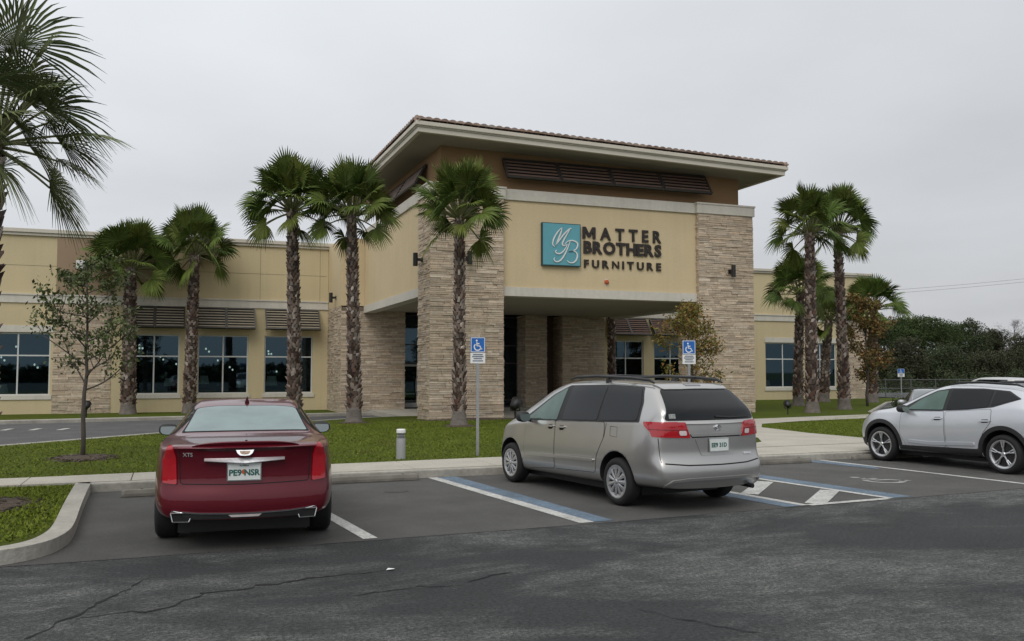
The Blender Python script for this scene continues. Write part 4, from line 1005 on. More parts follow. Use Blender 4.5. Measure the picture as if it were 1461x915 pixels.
def parking_sign(x, y, rz, h, label, w=.30, z0=None):
    z0 = zg(x, y) if z0 is None else z0
    t = empty('parking_sign', (x, y, z0), rz, label, 'sign', 'accessible parking signs')
    MB().box(-.028, .028, -.0, .012, -.1, h).box(-.028, -.016, .012, .03, -.1, h).box(.016, .028, .012, .03, -.1, h).build('post', 'steel', t)
    b = MB(); b.box(-w/2, w/2, -.006, -.001, h-.30, h+.005); bl = b.build('blue_plate', 'blue', t, bevel=.002)
    bd = MB(); q = .012
    for a in ((-w/2+.008, w/2-.008, h-.295, h-.295+q), (-w/2+.008, w/2-.008, h-q, h), (-w/2+.008, -w/2+.008+q, h-.295+q, h-q), (w/2-.008-q, w/2-.008, h-.295+q, h-q)): bd.box(a[0], a[1], -.0085, -.0062, a[2], a[3])
    bd.build('border', 'white', bl)
    s = MB(); wheelchair(s, .10); me = s.mesh('symbol'); me.transform(Matrix.Translation((-.01, -.0088, h-.148))@Matrix.Rotation(PI/2, 4, 'X')@Matrix.Scale(.235, 4)); link('wheelchair_symbol', me, 'white', bl)
    pp = MB().box(-w/2, w/2, -.006, -.001, h-.52, h-.31).build('permit_plate', 'white', t, bevel=.002)
    g = MB()
    for i, (wd, zz) in enumerate(((.20, .345), (.23, .385), (.17, .425), (.21, .47))): g.box(-wd/2, wd/2, -.0085, -.0062, h-zz-.012, h-zz+.012)
    g.build('small_print', pm('small_print', (.14, .17, .22), .6, .6, 60), pp)
    return t
parking_sign(5.81, 17.1, -.18, 2.36, 'blue accessible parking sign on a grey post before the left stone column', z0=.14)
parking_sign(10.79, 17.2, -.25, 2.36, 'blue accessible parking sign rising behind the silver minivan roof', z0=.14)
parking_sign(44.0, 45.0, -.5, 2.1, 'distant blue accessible parking sign standing before the dark fence', w=.42, z0=-.12)

t = empty('bollard_light', (4.21, 16.97, .14), 0, 'short round grey bollard light on the lawn edge right of the red sedan', 'bollard light')
MB().lathe([(.001,-.05),(.088,-.05),(.088,.40),(.001,.40)], 24).build('post', 'alu', t, smooth=False)
MB().lathe([(.058,.40),(.058,.50)], 20).build('lamp_window', pm('bollard_lens', (.10, .11, .13), .25, .1, 9), t)
m = MB()
for z in (.425, .455, .485): m.lathe([(.058, z+.006), (.084, z-.006), (.058, z-.010)], 24)
m.build('louvre', 'alu', t); MB().lathe([(.001,.50),(.089,.50),(.089,.555),(.075,.572),(.001,.576)], 24).build('cap', 'white', t)

def flood(x, y, label, s=1., rz=0., z0=None, grp='ground floodlights'):
    t = empty('floodlight', (x, y, zg(x, y) if z0 is None else z0), rz, label, 'floodlight', grp)
    MB().tube([(0,0,-.1), (0,0,.28*s)], .025*s, 8).build('stem', 'black', t)
    m = MB(); m.lathe([(.001,-.12*s),(.07*s,-.12*s),(.12*s,.02*s),(.15*s,.12*s),(.14*s,.12*s)], 16); me = m.mesh('h')
    me.transform(Matrix.Translation((0, 0, .38*s))@Matrix.Rotation(-1.0, 4, 'X')); link('lamp_head', me, 'black', t, smooth=True)
    MB().box(-.13*s, -.11*s, -.03, .03, .24*s, .42*s).box(.11*s, .13*s, -.03, .03, .24*s, .42*s).box(-.13*s, .13*s, -.03, .03, .235*s, .26*s).build('bracket', 'black', t)
flood(11.45, 29.6, 'dark floodlight on a stem by the nose of the silver minivan', 1.5, -.9)
flood(23.1, 29.6, 'small dark floodlight on the right lawn before the palm trunks', 1.0, -.4)
flood(-3.3, 43.4, 'small dark floodlight at the foot of the stone pier behind the young oak', 1.3, 0)

def wheel_stop(x, y, rz, label, L=1.83):
    t = empty('wheel_stop', (x, y, .004), rz, label, 'wheel stop', 'concrete wheel stops')
    m = MB(); pr = [(-.075, 0), (-.075, .05), (-.05, .105), (.05, .105), (.075, .05), (.075, 0)]; n = len(pr)
    for xx, k in ((-L/2, .7), (-L/2+.05, 1), (L/2-.05, 1), (L/2, .7)): m.v += [(xx, a*k, b*k) for a, b in pr]
    for i in range(3):
        for j in range(n): m.f.append((i*n+j, i*n+(j+1) % n, (i+1)*n+(j+1) % n, (i+1)*n+j))
    m.f += [tuple(range(n))[::-1], tuple(3*n+j for j in range(n))]
    m.build('bar', 'stop', t, bevel=.012, fix=True)
    MB().lathe([(.001,.112),(.018,.112),(.018,.09)], 8, c=(-L*.35, 0, 0)).lathe([(.001,.112),(.018,.112),(.018,.09)], 8, c=(L*.35, 0, 0)).build('anchor_pin', 'black', t)
wheel_stop(.32, 14.25, .0, 'wheel stop half hidden in front of the red sedan')
wheel_stop(3.05, 14.72, .02, 'wheel stop in the empty bay against the kerb, nearest the sedan')
wheel_stop(11.1, 14.72, .01, 'wheel stop at the head of the accessible bay right of the minivan')
wheel_stop(14.05, 15.25-.45, .0, 'wheel stop under the nose of the pale silver car')

# ---------------------------------------------------------------- cars
class CarBody:
    """lofted car shell in car space: x right, y forward (0 = rear axle), z up"""
    def __init__(s, P):
        s.P = P; s.zt, s.zb, s.w, s.wt, s.bot = (pchip(P[k]) for k in ('top', 'belt', 'w', 'wt', 'bottom'))
        s.rear, s.front = pchip(P['rear']), pchip(P['front']); s.y0, s.y1 = P['y0'], P['y1']
        s.bow = P.get('bow', .12); ys = P['stations']; FR = (.0, .10, .25, .42, .58, .74, .88); WF = P.get('wf', (.975, .99, 1., 1., .992, .98, .965))
        rings = []
        for y in ys:
            zt, zb, w, wt, b = s.zt(y), s.zb(y), s.w(y), s.wt(y), s.bot(y); zb = min(zb, zt-.012); lo = b+.10; R = [(0, b), (.72*w, b), (.93*w, b+.02)]
            for f, k in zip(FR, WF): R.append((w*k, lerp(lo, zb, f)))
            wb = w*P.get('wbelt', .94); wt = min(wt, wb*.985); h = zt-zb; R.append((wb, zb))
            for f in (.33, .66, .90): R.append((lerp(wb, wt, f**1.12), zb+h*.93*f))
            R += [(wt*.94, zb+h*.965), (wt*.72, zb+h*.987), (wt*.36, zb+h*.997), (0, zt)]
            rings.append([s.place(x, y, z, w) for x, z in R])
        n = len(rings[0]); V, F = [], []; idx = []
        for R in rings:
            row = []
            for i, p in enumerate(R): row.append(len(V)); V.append(p)
            for i in range(n-2, 0, -1): row.append(len(V)); V.append((-R[i][0], R[i][1], R[i][2]))
            idx.append(row)
        m = len(idx[0])
        for a, b in zip(idx[:-1], idx[1:]):
            for k in range(m): F.append((a[k], a[(k+1) % m], b[(k+1) % m], b[k]))
        fr = (1, .5, 0, -.5, -1)
        for e, (row, R, sgn) in enumerate(((idx[0], rings[0], 1), (idx[-1], rings[-1], -1))):
            y = ys[0] if e == 0 else ys[-1]; w = s.w(y); grid = []
            for i in range(1, n-1):
                g = []
                for q in fr:
                    if q == 1: g.append(row[i])
                    elif q == -1: g.append(row[m-i])
                    else:
                        zz = lerp(R[i][2], R[i][2], abs(q)); 
                        p = s.place(R[i][0]*q, y, zz, w); g.append(len(V)); V.append(p)
                grid.append(g)
            for a, b in zip(grid[:-1], grid[1:]):
                for k in range(4): F.append((a[k], b[k], b[k+1], a[k+1]) if sgn > 0 else (a[k], a[k+1], b[k+1], b[k]))
            top, bt = grid[-1], grid[0]
            for k in range(4):
                F.append((top[k], row[n-1], top[k+1]) if sgn > 0 else (top[k], top[k+1], row[n-1])); F.append((bt[k], bt[k+1], row[0]) if sgn > 0 else (bt[k], row[0], bt[k+1]))
        me = bpy.data.meshes.new('b'); me.from_pydata(V, [], F); bm = bmesh.new(); bm.from_mesh(me); bmesh.ops.recalc_face_normals(bm, faces=bm.faces); bm.to_mesh(me); bm.free()
        cr = me.attributes.new('crease_edge', 'FLOAT', 'EDGE'); key = {}
        for row in idx:
            for k in (10, m-10): key[row[k]] = k
        vals = [P.get('crease', .35) if (e.vertices[0] in key and e.vertices[1] in key and key[e.vertices[0]] == key[e.vertices[1]]) else 0. for e in me.edges]
        cr.data.foreach_set('value', vals)
        s.base = me; s.bvh, s.fine = s.subd(me, 3); _, s.mid = s.subd(me, 2, False)
    def place(s, x, y, z, w):
        u = min(abs(x)/max(w, .01), 1.); tr = 1-sstep(0, 1.0, y-s.y0); tf = 1-sstep(0, .9, s.y1-y)
        return (x, y+tr*(s.rear(z)+s.bow*u**2.6)-tf*(s.front(z)+s.P.get('fbow', .25)*u**2.2), z)
    def subd(s, me, lv, tree=True):
        o = bpy.data.objects.new('t', me.copy()); COL.objects.link(o); k = o.modifiers.new('s', 'SUBSURF'); k.levels = lv; k.render_levels = lv
        dg = bpy.context.evaluated_depsgraph_get(); r = bpy.data.meshes.new_from_object(o.evaluated_get(dg)); bpy.data.objects.remove(o)
        return (BVHTree.FromPolygons([v.co.copy() for v in r.vertices], [tuple(p.vertices) for p in r.polygons]) if tree else None), r
    def cast(s, u, v, mode):
        o, d = {'L': ((-4, u, v), (1, 0, 0)), 'R': ((4, u, v), (-1, 0, 0)), 'B': ((u, -6, v), (0, 1, 0)), 'F': ((u, 8, v), (0, -1, 0)), 'T': ((u, v, 5), (0, 0, -1))}[mode]
        d = Vector(d); h = s.bvh.ray_cast(Vector(o), d)
        if h[0] is None:
            g = {'L': (-s.w(u), u, v), 'R': (s.w(u), u, v), 'B': (u, s.y0, v), 'F': (u, s.y1, v), 'T': (u, v, 1.)}[mode]; h = s.bvh.find_nearest(Vector(g))
        n = h[1]; n = -n if n.dot(d) > 0 else n
        return h[0], n
    def drape(s, poly, mode, off=.003, thick=0., res=.055, holes=None):
        """sheet cut to a side, rear, front or plan outline, laid on the shell and given a thickness"""
        bm = bmesh.new(); f = bm.faces.new([bm.verts.new((a, b, 0)) for a, b in poly]); bm.normal_update()
        if f.normal.z < 0: f.normal_flip()
        bmesh.ops.triangulate(bm, faces=bm.faces[:])
        us = [p[0] for p in poly]; vs = [p[1] for p in poly]
        for ax, lo, hi in ((0, min(us), max(us)), (1, min(vs), max(vs))):
            k = int((hi-lo)/res)
            for i in range(1, k+1):
                c = [0, 0, 0]; nn = [0, 0, 0]; c[ax] = lo+(hi-lo)*i/(k+1); nn[ax] = 1
                bmesh.ops.bisect_plane(bm, geom=bm.verts[:]+bm.edges[:]+bm.faces[:], plane_co=c, plane_no=nn)
        bmesh.ops.remove_doubles(bm, verts=bm.verts[:], dist=1e-5); nm = {}
        for v in bm.verts: p, n = s.cast(v.co.x, v.co.y, mode); v.co = p+n*off; nm[v] = n
        if thick > 0:
            be = [e for e in bm.edges if e.is_boundary]; bv = {v for e in be for v in e.verts}; low = {v: bm.verts.new(v.co-nm[v]*thick) for v in bv}
            for e in be:
                a, b = e.verts; e.smooth = False; bm.faces.new((a, b, low[b], low[a]))
        bmesh.ops.recalc_face_normals(bm, faces=bm.faces[:])
        for f in bm.faces: f.smooth = True
        me = bpy.data.meshes.new('d'); bm.to_mesh(me); bm.free(); 
        # outward facing
        if len(me.polygons):
            p = max(me.polygons, key=lambda q: q.area); c = p.center; h = s.bvh.find_nearest(c)
            d = {'L': Vector((-1,0,0)), 'R': Vector((1,0,0)), 'B': Vector((0,-1,0)), 'F': Vector((0,1,0)), 'T': Vector((0,0,1))}[mode]
            if p.normal.dot(d) < 0: me.flip_normals()
        return me
def rnd(poly, r, n=4):
    """outline with rounded corners"""
    out = []; P = [Vector(p) for p in poly]; k = len(P)
    for i in range(k):
        a, b, c = P[i-1], P[i], P[(i+1) % k]; q = min(r, (a-b).length*.45, (c-b).length*.45); s, e = b+(a-b).normalized()*q, b+(c-b).normalized()*q
        for j in range(n+1): t = j/n; out.append(tuple(s*(1-t)**2+b*2*t*(1-t)+e*t*t))
    return out
def pline(pts, w):
    P = [Vector(p) for p in pts]; A, B = [], []
    for i, p in enumerate(P):
        t = (P[min(i+1, len(P)-1)]-P[max(i-1, 0)]).normalized(); n = Vector((-t.y, t.x))*w/2; A.append(tuple(p+n)); B.append(tuple(p-n))
    return A+B[::-1]
def grow(poly, d):
    P = [Vector(p) for p in poly]; c = sum(((P[i].x*P[(i+1) % len(P)].y-P[(i+1) % len(P)].x*P[i].y) for i in range(len(P)))); sg_ = 1 if c > 0 else -1; out = []
    for i in range(len(P)):
        a = (P[i]-P[i-1]); b = (P[(i+1) % len(P)]-P[i])
        if a.length < 1e-6: a = b
        if b.length < 1e-6: b = a
        t = (a.normalized()+b.normalized()).normalized(); out.append(tuple(P[i]+Vector((t.y, -t.x))*d*sg_))
    return out

def make_wheel(parent, x, y, R, W, style, rimr):
    """wheel > tyre, rim; x is the outer face"""
    sd = 1 if x > 0 else -1
    hub = MB().lathe([(.001,-W*.7),(rimr*.8,-W*.7),(rimr*.8,-W*.35),(.001,-W*.35)], 20, 'x')
    w = hub.build('wheel', 'rimdark', parent, smooth=False); w.location = (x, y, R); w.rotation_euler = (0, 0, 0 if sd > 0 else PI)
    a = rimr; tp = [(a*.98, -.03), (a+.012, -.004), (a+.03, .003), (lerp(a, R, .55), .006), (R-.035, -.002), (R-.012, -.014), (R-.002, -.035), (R, -.06), (R, -W+.06), (R-.002, -W+.035), (R-.03, -W), (a, -W+.01), (a*.98, -.03)]
    MB().lathe(tp, 48, 'x').build('tyre', 'tyre', w, smooth=True, fix=True)
    m = MB()
    m.lathe([(a*.86,-.05),(a*.90,-.015),(a*.97,-.004),(a+.010,-.002),(a+.012,-.02),(a*.9,-.03),(a*.86,-.05)], 48, 'x')
    def spoke(ang, r0, r1, w0, w1, x0, x1, th=.02):
        c, s_ = math.cos(ang), math.sin(ang); u = Vector((0, c, s_)); v = Vector((0, -s_, c)); X = Vector((1, 0, 0))
        P = [u*r0-v*w0+X*x0, u*r0+v*w0+X*x0, u*r1+v*w1+X*x1, u*r1-v*w1+X*x1]; Q = [p*.985-X*th for p in P]; M_ = [u*r0+X*(x0+.006), u*r1+X*(x1+.005)]
        m.add([tuple(p) for p in P+Q+M_], [(0,8,9,3),(8,1,2,9),(1,5,6,2),(4,0,3,7),(0,4,5,1,8),(3,9,2,6,7)])
    if style == 'cover':
        for k in range(11): spoke(2*PI*k/11, a*.26, a*.90, a*.075, a*.155, -.006, -.012)
        m.lathe([(.001,.008),(a*.10,.007),(a*.15,-.001),(a*.30,-.004),(a*.32,-.02)], 24, 'x'); m.lathe([(a*.80,-.014),(a*.92,-.008),(a*.98,-.004)], 40, 'x')
    elif style == 'twin':
        for k in range(5):
            q = 2*PI*k/5+PI/2; spoke(q, a*.14, a*.58, a*.065, a*.05, -.018, -.010); spoke(q-.09, a*.50, a*.92, a*.025, a*.085, -.012, -.006); spoke(q+.12, a*.50, a*.92, a*.025, a*.06, -.012, -.006)
        m.lathe([(.001,-.005),(a*.13,-.006),(a*.18,-.02)], 20, 'x')
    else:
        for k in range(10): spoke(2*PI*k/10, a*.12, a*.90, a*.06, a*.09, -.03, -.012)
        m.lathe([(.001,-.012),(a*.15,-.014),(a*.19,-.03)], 20, 'x')
    r_ = m.build('rim', 'rim', w, fix=True)
    MB().lathe([(.001,-.045),(a*.88,-.045),(a*.88,-.06)], 32, 'x').build('brake_disc', 'rimdark', w)
    return w

def car(name, pos, hd, P, paint, label, cat, group=None):
    rz = math.atan2(-hd[0], hd[1]); c = empty(name, (*pos, P.get('z', .006)), rz, label, cat, group)
    B = CarBody(P); me = B.mid.copy(); me.materials.clear(); me.materials.append(M[paint]); me.materials.append(M['plastic'])
    o = link('body', me, None, c, smooth=True)
    for y in P['axles']:
        for sx in (-1, 1):
            k = MB().lathe([(.001,-.42),(P['arch'],-.42),(P['arch'],.4),(.001,.4)], 40, 'x', c=(sx*(P['hw']-.02), y, P['R']+.015)); cm = k.mesh('c'); cm.materials.append(M['plastic'])
            bm = bmesh.new(); bm.from_mesh(cm); bmesh.ops.remove_doubles(bm, verts=bm.verts[:], dist=1e-4); bmesh.ops.recalc_face_normals(bm, faces=bm.faces); bm.to_mesh(cm); bm.free()
            co = bpy.data.objects.new('cut', cm); COL.objects.link(co); md = o.modifiers.new('b', 'BOOLEAN'); md.object = co; md.operation = 'DIFFERENCE'; md.solver = 'EXACT'; md.material_mode = 'TRANSFER'
            o.parent = None; dg = bpy.context.evaluated_depsgraph_get(); r = bpy.data.meshes.new_from_object(o.evaluated_get(dg)); o.modifiers.clear(); o.data = r; bpy.data.objects.remove(co); o.parent = c
    for p in o.data.polygons: p.use_smooth = p.material_index == 0
    wh = [make_wheel(c, sx*P['hw'], y, P['R'], P['tw'], P['wheel'], P['rimr']) for y in P['axles'] for sx in (-1, 1)]
    MB().box(-P['hw']+.26, P['hw']-.26, P['y0']+P.get('ub', .5), P['y1']-.45, P['R']*.45, P['R']*1.0).build('underbody', 'plastic', c)
    return c, B
def put(B, par, name, poly, mode, mat, off=.003, thick=0., res=.055, label=None):
    o = link(name, B.drape(poly, mode, off, thick, res), mat, par)
    if label: o['label'] = label
    return o
def both(B, par, name, poly, mat, off=.003, thick=0., res=.055):
    return [put(B, par, name, poly, k, mat, off, thick, res) for k in ('L', 'R')]
def mirror_pair(c, x, y, z, shell, sz=(.11, .075, .075)):
    for sx in (-1, 1):
        m = MB(); a, b, h = sz; n = 14
        for k, (f, yy) in enumerate(((.80, -b), (1, -b*.4), (.95, b*.4), (.55, b))):
            for j in range(n):
                t = 2*PI*j/n; cx, sz_ = math.cos(t), math.sin(t); q = 2.8; rr = (abs(cx)**q+abs(sz_)**q)**(-1/q); m.v.append((a*f*cx*rr, yy, h*f*sz_*rr))
        for i in range(3):
            for j in range(n): m.f.append((i*n+j, i*n+(j+1) % n, (i+1)*n+(j+1) % n, (i+1)*n+j))
        m.f += [tuple(range(n)), tuple(3*n+j for j in range(n))[::-1]]
        me = m.build('mirror', shell, c, smooth=True, fix=True); me.location = (sx*x, y, z)
        g = MB(); vs = []
        for j in range(n):
            t = 2*PI*j/n; cx, s_ = math.cos(t), math.sin(t); rr = (abs(cx)**2.8+abs(s_)**2.8)**(-1/2.8); vs.append((a*.80*cx*rr, -b-.012+.28*h*.8*s_*rr, h*.80*s_*rr))
        g.add(vs, [tuple(range(n))]); g.build('mirror_glass', pm('mirror_glass', (.25, .28, .28), .04, 0, metal=.9) if 'mirror_glass' not in bpy.data.materials else bpy.data.materials['mirror_glass'], me)
        MB().tube([(-sx*a*.5, 0, -h*.5), (-sx*(a+.07), .03, -h*.9)], .022, 6).build('mirror_arm', 'plastic', me)
def plate(c, x, y, z, tilt, rows, frame='chrome', w=.315, h=.16):
    p = MB().box(-w/2, w/2, 0, .006, -h/2, h/2).build('licence_plate', 'plate', c, bevel=.003); p.location = (x, y, z); p.rotation_euler = (tilt, 0, 0)
    f = MB(); q = .009
    for a in ((-w/2-q, w/2+q, -h/2-q, -h/2), (-w/2-q, w/2+q, h/2, h/2+q), (-w/2-q, -w/2, -h/2, h/2), (w/2, w/2+q, -h/2, h/2)): f.box(a[0], a[1], -.004, .006, a[2], a[3])
    f.build('plate_frame', frame, p)
    for s, sz, zz, mt in rows:
        t = text_mesh(s, sz, .0006, .004*sz/.1); t.transform(Matrix.Translation((0, -.0015, zz))@Matrix.Rotation(PI/2, 4, 'X')); link('plate_text', t, mt, p)
    return p
def badge(c, B, s, x, z, size, mode='B', mat='chrome'):
    p, n = B.cast(x, z, mode); t = text_mesh(s, size, .002, .01*size)
    t.transform(Matrix.Translation(p+n*.006)@n.to_track_quat('Z', 'Y').to_matrix().to_4x4()); return link('badge_text', t, mat, c)

def span(*parts):
    out = []
    for a, b, n in parts: out += [lerp(a, b, i/n) for i in range(n)]
    return out+[parts[-1][1]]

# -- silver minivan
PV = dict(ub=.85, y0=-1.07, y1=3.98, top=[(-1.07,1.13),(-1.0,1.19),(-.9,1.30),(-.7,1.47),(-.52,1.60),(-.40,1.635),(0,1.66),(.9,1.69),(1.5,1.675),(1.95,1.59),(2.5,1.33),(3.0,1.06),(3.3,.985),(3.65,.87),(3.87,.74),(3.98,.60)],
          belt=[(-1.07,1.11),(-.6,1.155),(0,1.13),(1.4,1.075),(2.3,1.02),(3.0,.955),(3.5,.84),(3.87,.69),(3.98,.57)],
          w=[(-1.07,.83),(-.98,.885),(-.8,.925),(-.4,.94),(.2,.945),(2.5,.945),(3.2,.93),(3.6,.87),(3.87,.76),(3.98,.62)],
          wt=[(-1.07,.79),(-.8,.74),(-.5,.665),(0,.67),(1,.68),(1.8,.66),(2.3,.68),(3.0,.78),(3.5,.70),(3.98,.45)],
          bottom=[(-1.07,.30),(-.7,.29),(-.3,.27),(.6,.245),(2.4,.22),(3.4,.20),(3.98,.22)], rear=[(.2,.10),(.32,.05),(.42,.0),(.58,.0),(.64,.05),(.72,.075),(.95,.075),(1.13,.085),(1.3,.0)], front=[(.2,.10),(.4,.0),(.6,.04),(1,.2)],
          stations=span((-1.07,-.9,4),(-.9,-.35,6),(-.35,1.5,8),(1.5,3.1,9),(3.1,3.75,5),(3.75,3.98,4)), bow=.15, fbow=.35, crease=.25, wbelt=.955,
          axles=(0, 2.95), R=.322, arch=.395, hw=.935, tw=.215, wheel='cover', rimr=.215)
van, VB = car('minivan', (6.63, 11.09), (-.143, .99), PV, 'silver', 'silver minivan with red tail lamps and black roof rails, between blue painted lines', 'minivan')
both(VB, van, 'window_surround', rnd([(2.66,1.035),(2.28,1.25),(1.9,1.46),(1.5,1.60),(.45,1.625),(-.30,1.60),(-.42,1.40),(-.47,1.14),(.4,1.105),(1.45,1.06)], .03), 'plastic', .004)
both(VB, van, 'window', rnd([(2.50,1.06),(2.2,1.25),(1.86,1.45),(1.53,1.565),(1.56,1.085)], .03), 'cglass_throughlight', .009)
both(VB, van, 'window', rnd([(1.42,1.09),(1.40,1.585),(.50,1.605),(.50,1.125)], .05), 'cglass', .009)
both(VB, van, 'window', rnd([(.43,1.13),(.43,1.60),(-.27,1.58),(-.38,1.40),(-.42,1.165)], .05), 'cglass', .009)
put(VB, van, 'rear_window', rnd([(-.765,1.175),(.765,1.175),(.60,1.57),(.4,1.59),(-.4,1.59),(-.60,1.57)], .05), 'B', 'cglass', .007)
put(VB, van, 'windscreen', rnd([(-.74,2.92),(.74,2.92),(.60,1.98),(.3,1.93),(-.3,1.93),(-.60,1.98)], .05), 'T', 'cglass', .006)
for sd in ('L', 'R'):
    fd = [(2.47,1.035),(1.60,1.07),(1.58,.36),(2.36,.30),(2.50,.55)]; rd = [(1.565,1.07),(.30,1.105),(.30,.90),(.46,.64),(.50,.40),(1.55,.36)]
    for po, hx in ((fd, 1.72), (rd, 1.40)):
        g = put(VB, van, 'door_gap', grow(rnd(po, .05), .007), sd, 'gap', .0015); d = put(VB, van, 'door', rnd(po, .05), sd, 'silver', .004, .003)
        h = put(VB, d, 'handle', rnd([(hx-.10,1.0),(hx+.10,.995),(hx+.10,.965),(hx-.10,.97)], .02), sd, 'silver', .035, .03, .03); put(VB, d, 'handle_recess', rnd([(hx-.07,1.01),(hx+.07,1.005),(hx+.06,.935),(hx-.06,.94)], .03), sd, 'gap', .0062)
    put(VB, van, 'side_moulding', [(2.38,.50),(.52,.55),(.52,.585),(2.38,.545)], sd, 'silver', .028, .027)
    put(VB, van, 'fuel_flap' if sd == 'L' else 'panel_line', pline([(.16,1.06),(.0,1.055),(-.01,.92),(.15,.93),(.16,1.06)], .006), sd, 'gap', .002)
    put(VB, van, 'tail_lamp', rnd([(-.55,1.155),(-.905,1.155),(-.905,.965),(-.83,.965),(-.70,1.02),(-.58,1.10)], .02), sd, 'lens', .012, .012)
    put(VB, van, 'panel_line', pline([(.26,1.10),(.29,.92),(.46,.66)], .008), sd, 'gap', .002)
for q in (-1, 1):
    put(VB, van, 'tail_lamp', rnd([(q*.88,1.155),(q*.50,1.145),(q*.44,.95),(q*.88,.965)], .015), 'B', 'lens', .016, .02, .03); put(VB, van, 'reversing_lamp', rnd([(q*.60,1.045),(q*.50,1.045),(q*.49,.985),(q*.59,.985)], .02), 'B', 'lens_clear', .024)
    put(VB, van, 'headlamp', rnd([(q*.50,.80),(q*.78,.84),(q*.80,.72),(q*.52,.66)], .03), 'F', 'lens_clear', .008)
    put(VB, van, 'lamp_seam', pline([(q*.88,1.06),(q*.47,1.055)], .007), 'B', pm('lens_seam', (.12, .002, .006), .3, 0) if q < 0 else bpy.data.materials['lens_seam'], .0225)
    put(VB, van, 'panel_line', pline([(q*.845,.95),(q*.84,.64)], .006), 'B', 'gap', .002)
    MB().tube([(q*.60,-.42,1.655),(q*.60,-.33,1.695),(q*.61,.1,1.722),(q*.615,.9,1.742),(q*.61,1.45,1.725),(q*.60,1.62,1.685)], [.012,.022,.024,.024,.022,.012], 8).build('roof_rail', 'black', van, smooth=True)
    MB().tube([(q*.60,.62,1.64),(q*.612,.62,1.735)], [.05,.03], 8).build('rail_foot', 'black', van)
MB().tube([(-.60,1.2,1.735),(0,1.2,1.752),(.60,1.2,1.735)], .016, 6).tube([(-.60,.15,1.722),(0,.15,1.74),(.60,.15,1.722)], .016, 6).build('roof_bar', 'black', van)
put(VB, van, 'rear_spoiler', rnd([(-.58,-.34),(.58,-.34),(.56,-.545),(.3,-.57),(-.3,-.57),(-.56,-.545)], .04), 'T', 'silver', .018, .015)
put(VB, van, 'high_brake_lamp', rnd([(-.14,1.622),(.14,1.622),(.13,1.60),(-.13,1.60)], .008), 'B', 'lens_dark', .022, .02)
put(VB, van, 'chrome_bar', rnd([(-.44,1.005),(.44,1.005),(.42,.968),(-.42,.968)], .01), 'B', 'silver', .022, .02); put(VB, van, 'shadow_line', [(-.42,.967),(.42,.967),(.41,.952),(-.41,.952)], 'B', 'gap', .003)
put(VB, van, 'plate_recess', rnd([(-.37,.945),(.37,.945),(.28,.72),(-.28,.72)], .03), 'B', 'silver', .006, .005)
pp, nn = VB.cast(0, .855, 'B'); plate(van, 0, pp.y-.022, .855, -.05, [('EE9 31D', .075, -.03, 'plate_text')])
put(VB, van, 'bumper_gap', pline([(-.80,.63),(-.5,.605),(0,.60),(.5,.605),(.80,.63)], .016), 'B', 'gap', .002)
put(VB, van, 'bumper_ridge', pline([(-.80,.34),(-.72,.405),(-.5,.425),(0,.43),(.5,.425),(.72,.405),(.80,.34)], .03), 'B', 'silver', .016, .014)
e = MB()
for rx, rz in ((.055, .036), (.018, .034), (.036, .016)): 
    pts = [(rx*math.cos(a), -.0, rz*math.sin(a)+(.012 if rx == .036 else 0)) for a in np.linspace(0, 2*PI, 22)]; e.tube(pts, .0055, 5, False)
p_, n_ = VB.cast(0, 1.075, 'B'); eo = e.build('emblem', 'chrome', van); eo.location = p_+n_*.008
badge(van, VB, 'SIENNA', .56, .70, .05)
put(VB, van, 'wiper', pline([(.0,1.215),(.25,1.20),(.62,1.205)], .022), 'B', 'plastic', .026, .02)
put(VB, van, 'sticker', rnd([(-.70,1.20),(-.61,1.20),(-.61,1.26),(-.70,1.26)], .01), 'B', pm('sticker_grey', (.25, .26, .26), .6, .5, 60), .009)
mirror_pair(van, 1.05, 2.34, 1.10, 'plastic', (.115, .07, .085))
MB().tube([(.57,-1.02,.285),(.57,-.7,.30)], .032, 12).build('exhaust_tip', 'rimdark', van)

M['bright_chrome'] = pm('satin_chrome', (.80, .81, .83), .38, 0, metal=.8)
# -- red sedan
PR = dict(y0=-1.20, y1=3.86, top=[(-1.2,1.045),(-1.12,1.075),(-.6,1.09),(-.05,1.10),(.35,1.20),(.85,1.355),(1.25,1.44),(1.6,1.465),(2.0,1.44),(2.45,1.25),(2.8,1.06),(3.2,.985),(3.6,.88),(3.8,.74),(3.86,.62)],
          belt=[(-1.2,1.02),(-.6,1.055),(0,1.06),(1.2,1.04),(2.5,.99),(3.2,.92),(3.6,.81),(3.86,.58)],
          w=[(-1.2,.80),(-1.1,.845),(-.9,.885),(-.5,.915),(0,.93),(2.8,.93),(3.3,.89),(3.6,.81),(3.8,.70),(3.86,.6)],
          wt=[(-1.2,.72),(-.6,.74),(-.1,.72),(.4,.66),(.9,.625),(1.6,.615),(2.0,.62),(2.4,.68),(2.9,.75),(3.4,.68),(3.86,.42)],
          bottom=[(-1.2,.335),(-.8,.31),(-.3,.26),(.6,.21),(2.4,.20),(3.86,.22)], rear=[(.2,.14),(.34,.03),(.46,.0),(.62,.01),(.69,.045),(.85,.05),(1.0,.03),(1.05,.0),(1.3,.0)], front=[(.2,.10),(.4,.0),(.6,.04),(1,.2)],
          stations=span((-1.2,-1.0,4),(-1.0,-.2,5),(-.2,1.5,8),(1.5,3.0,8),(3.0,3.6,4),(3.6,3.86,3)), bow=.16, fbow=.35, crease=.3, wbelt=.95,
          axles=(0, 2.84), R=.335, arch=.40, hw=.925, tw=.245, wheel='alloy', rimr=.24)
red, RB = car('sedan', (.845, 10.62), (.08, .997), PR, 'red', 'dark red sedan seen squarely from behind, with tall red tail lamps', 'car')
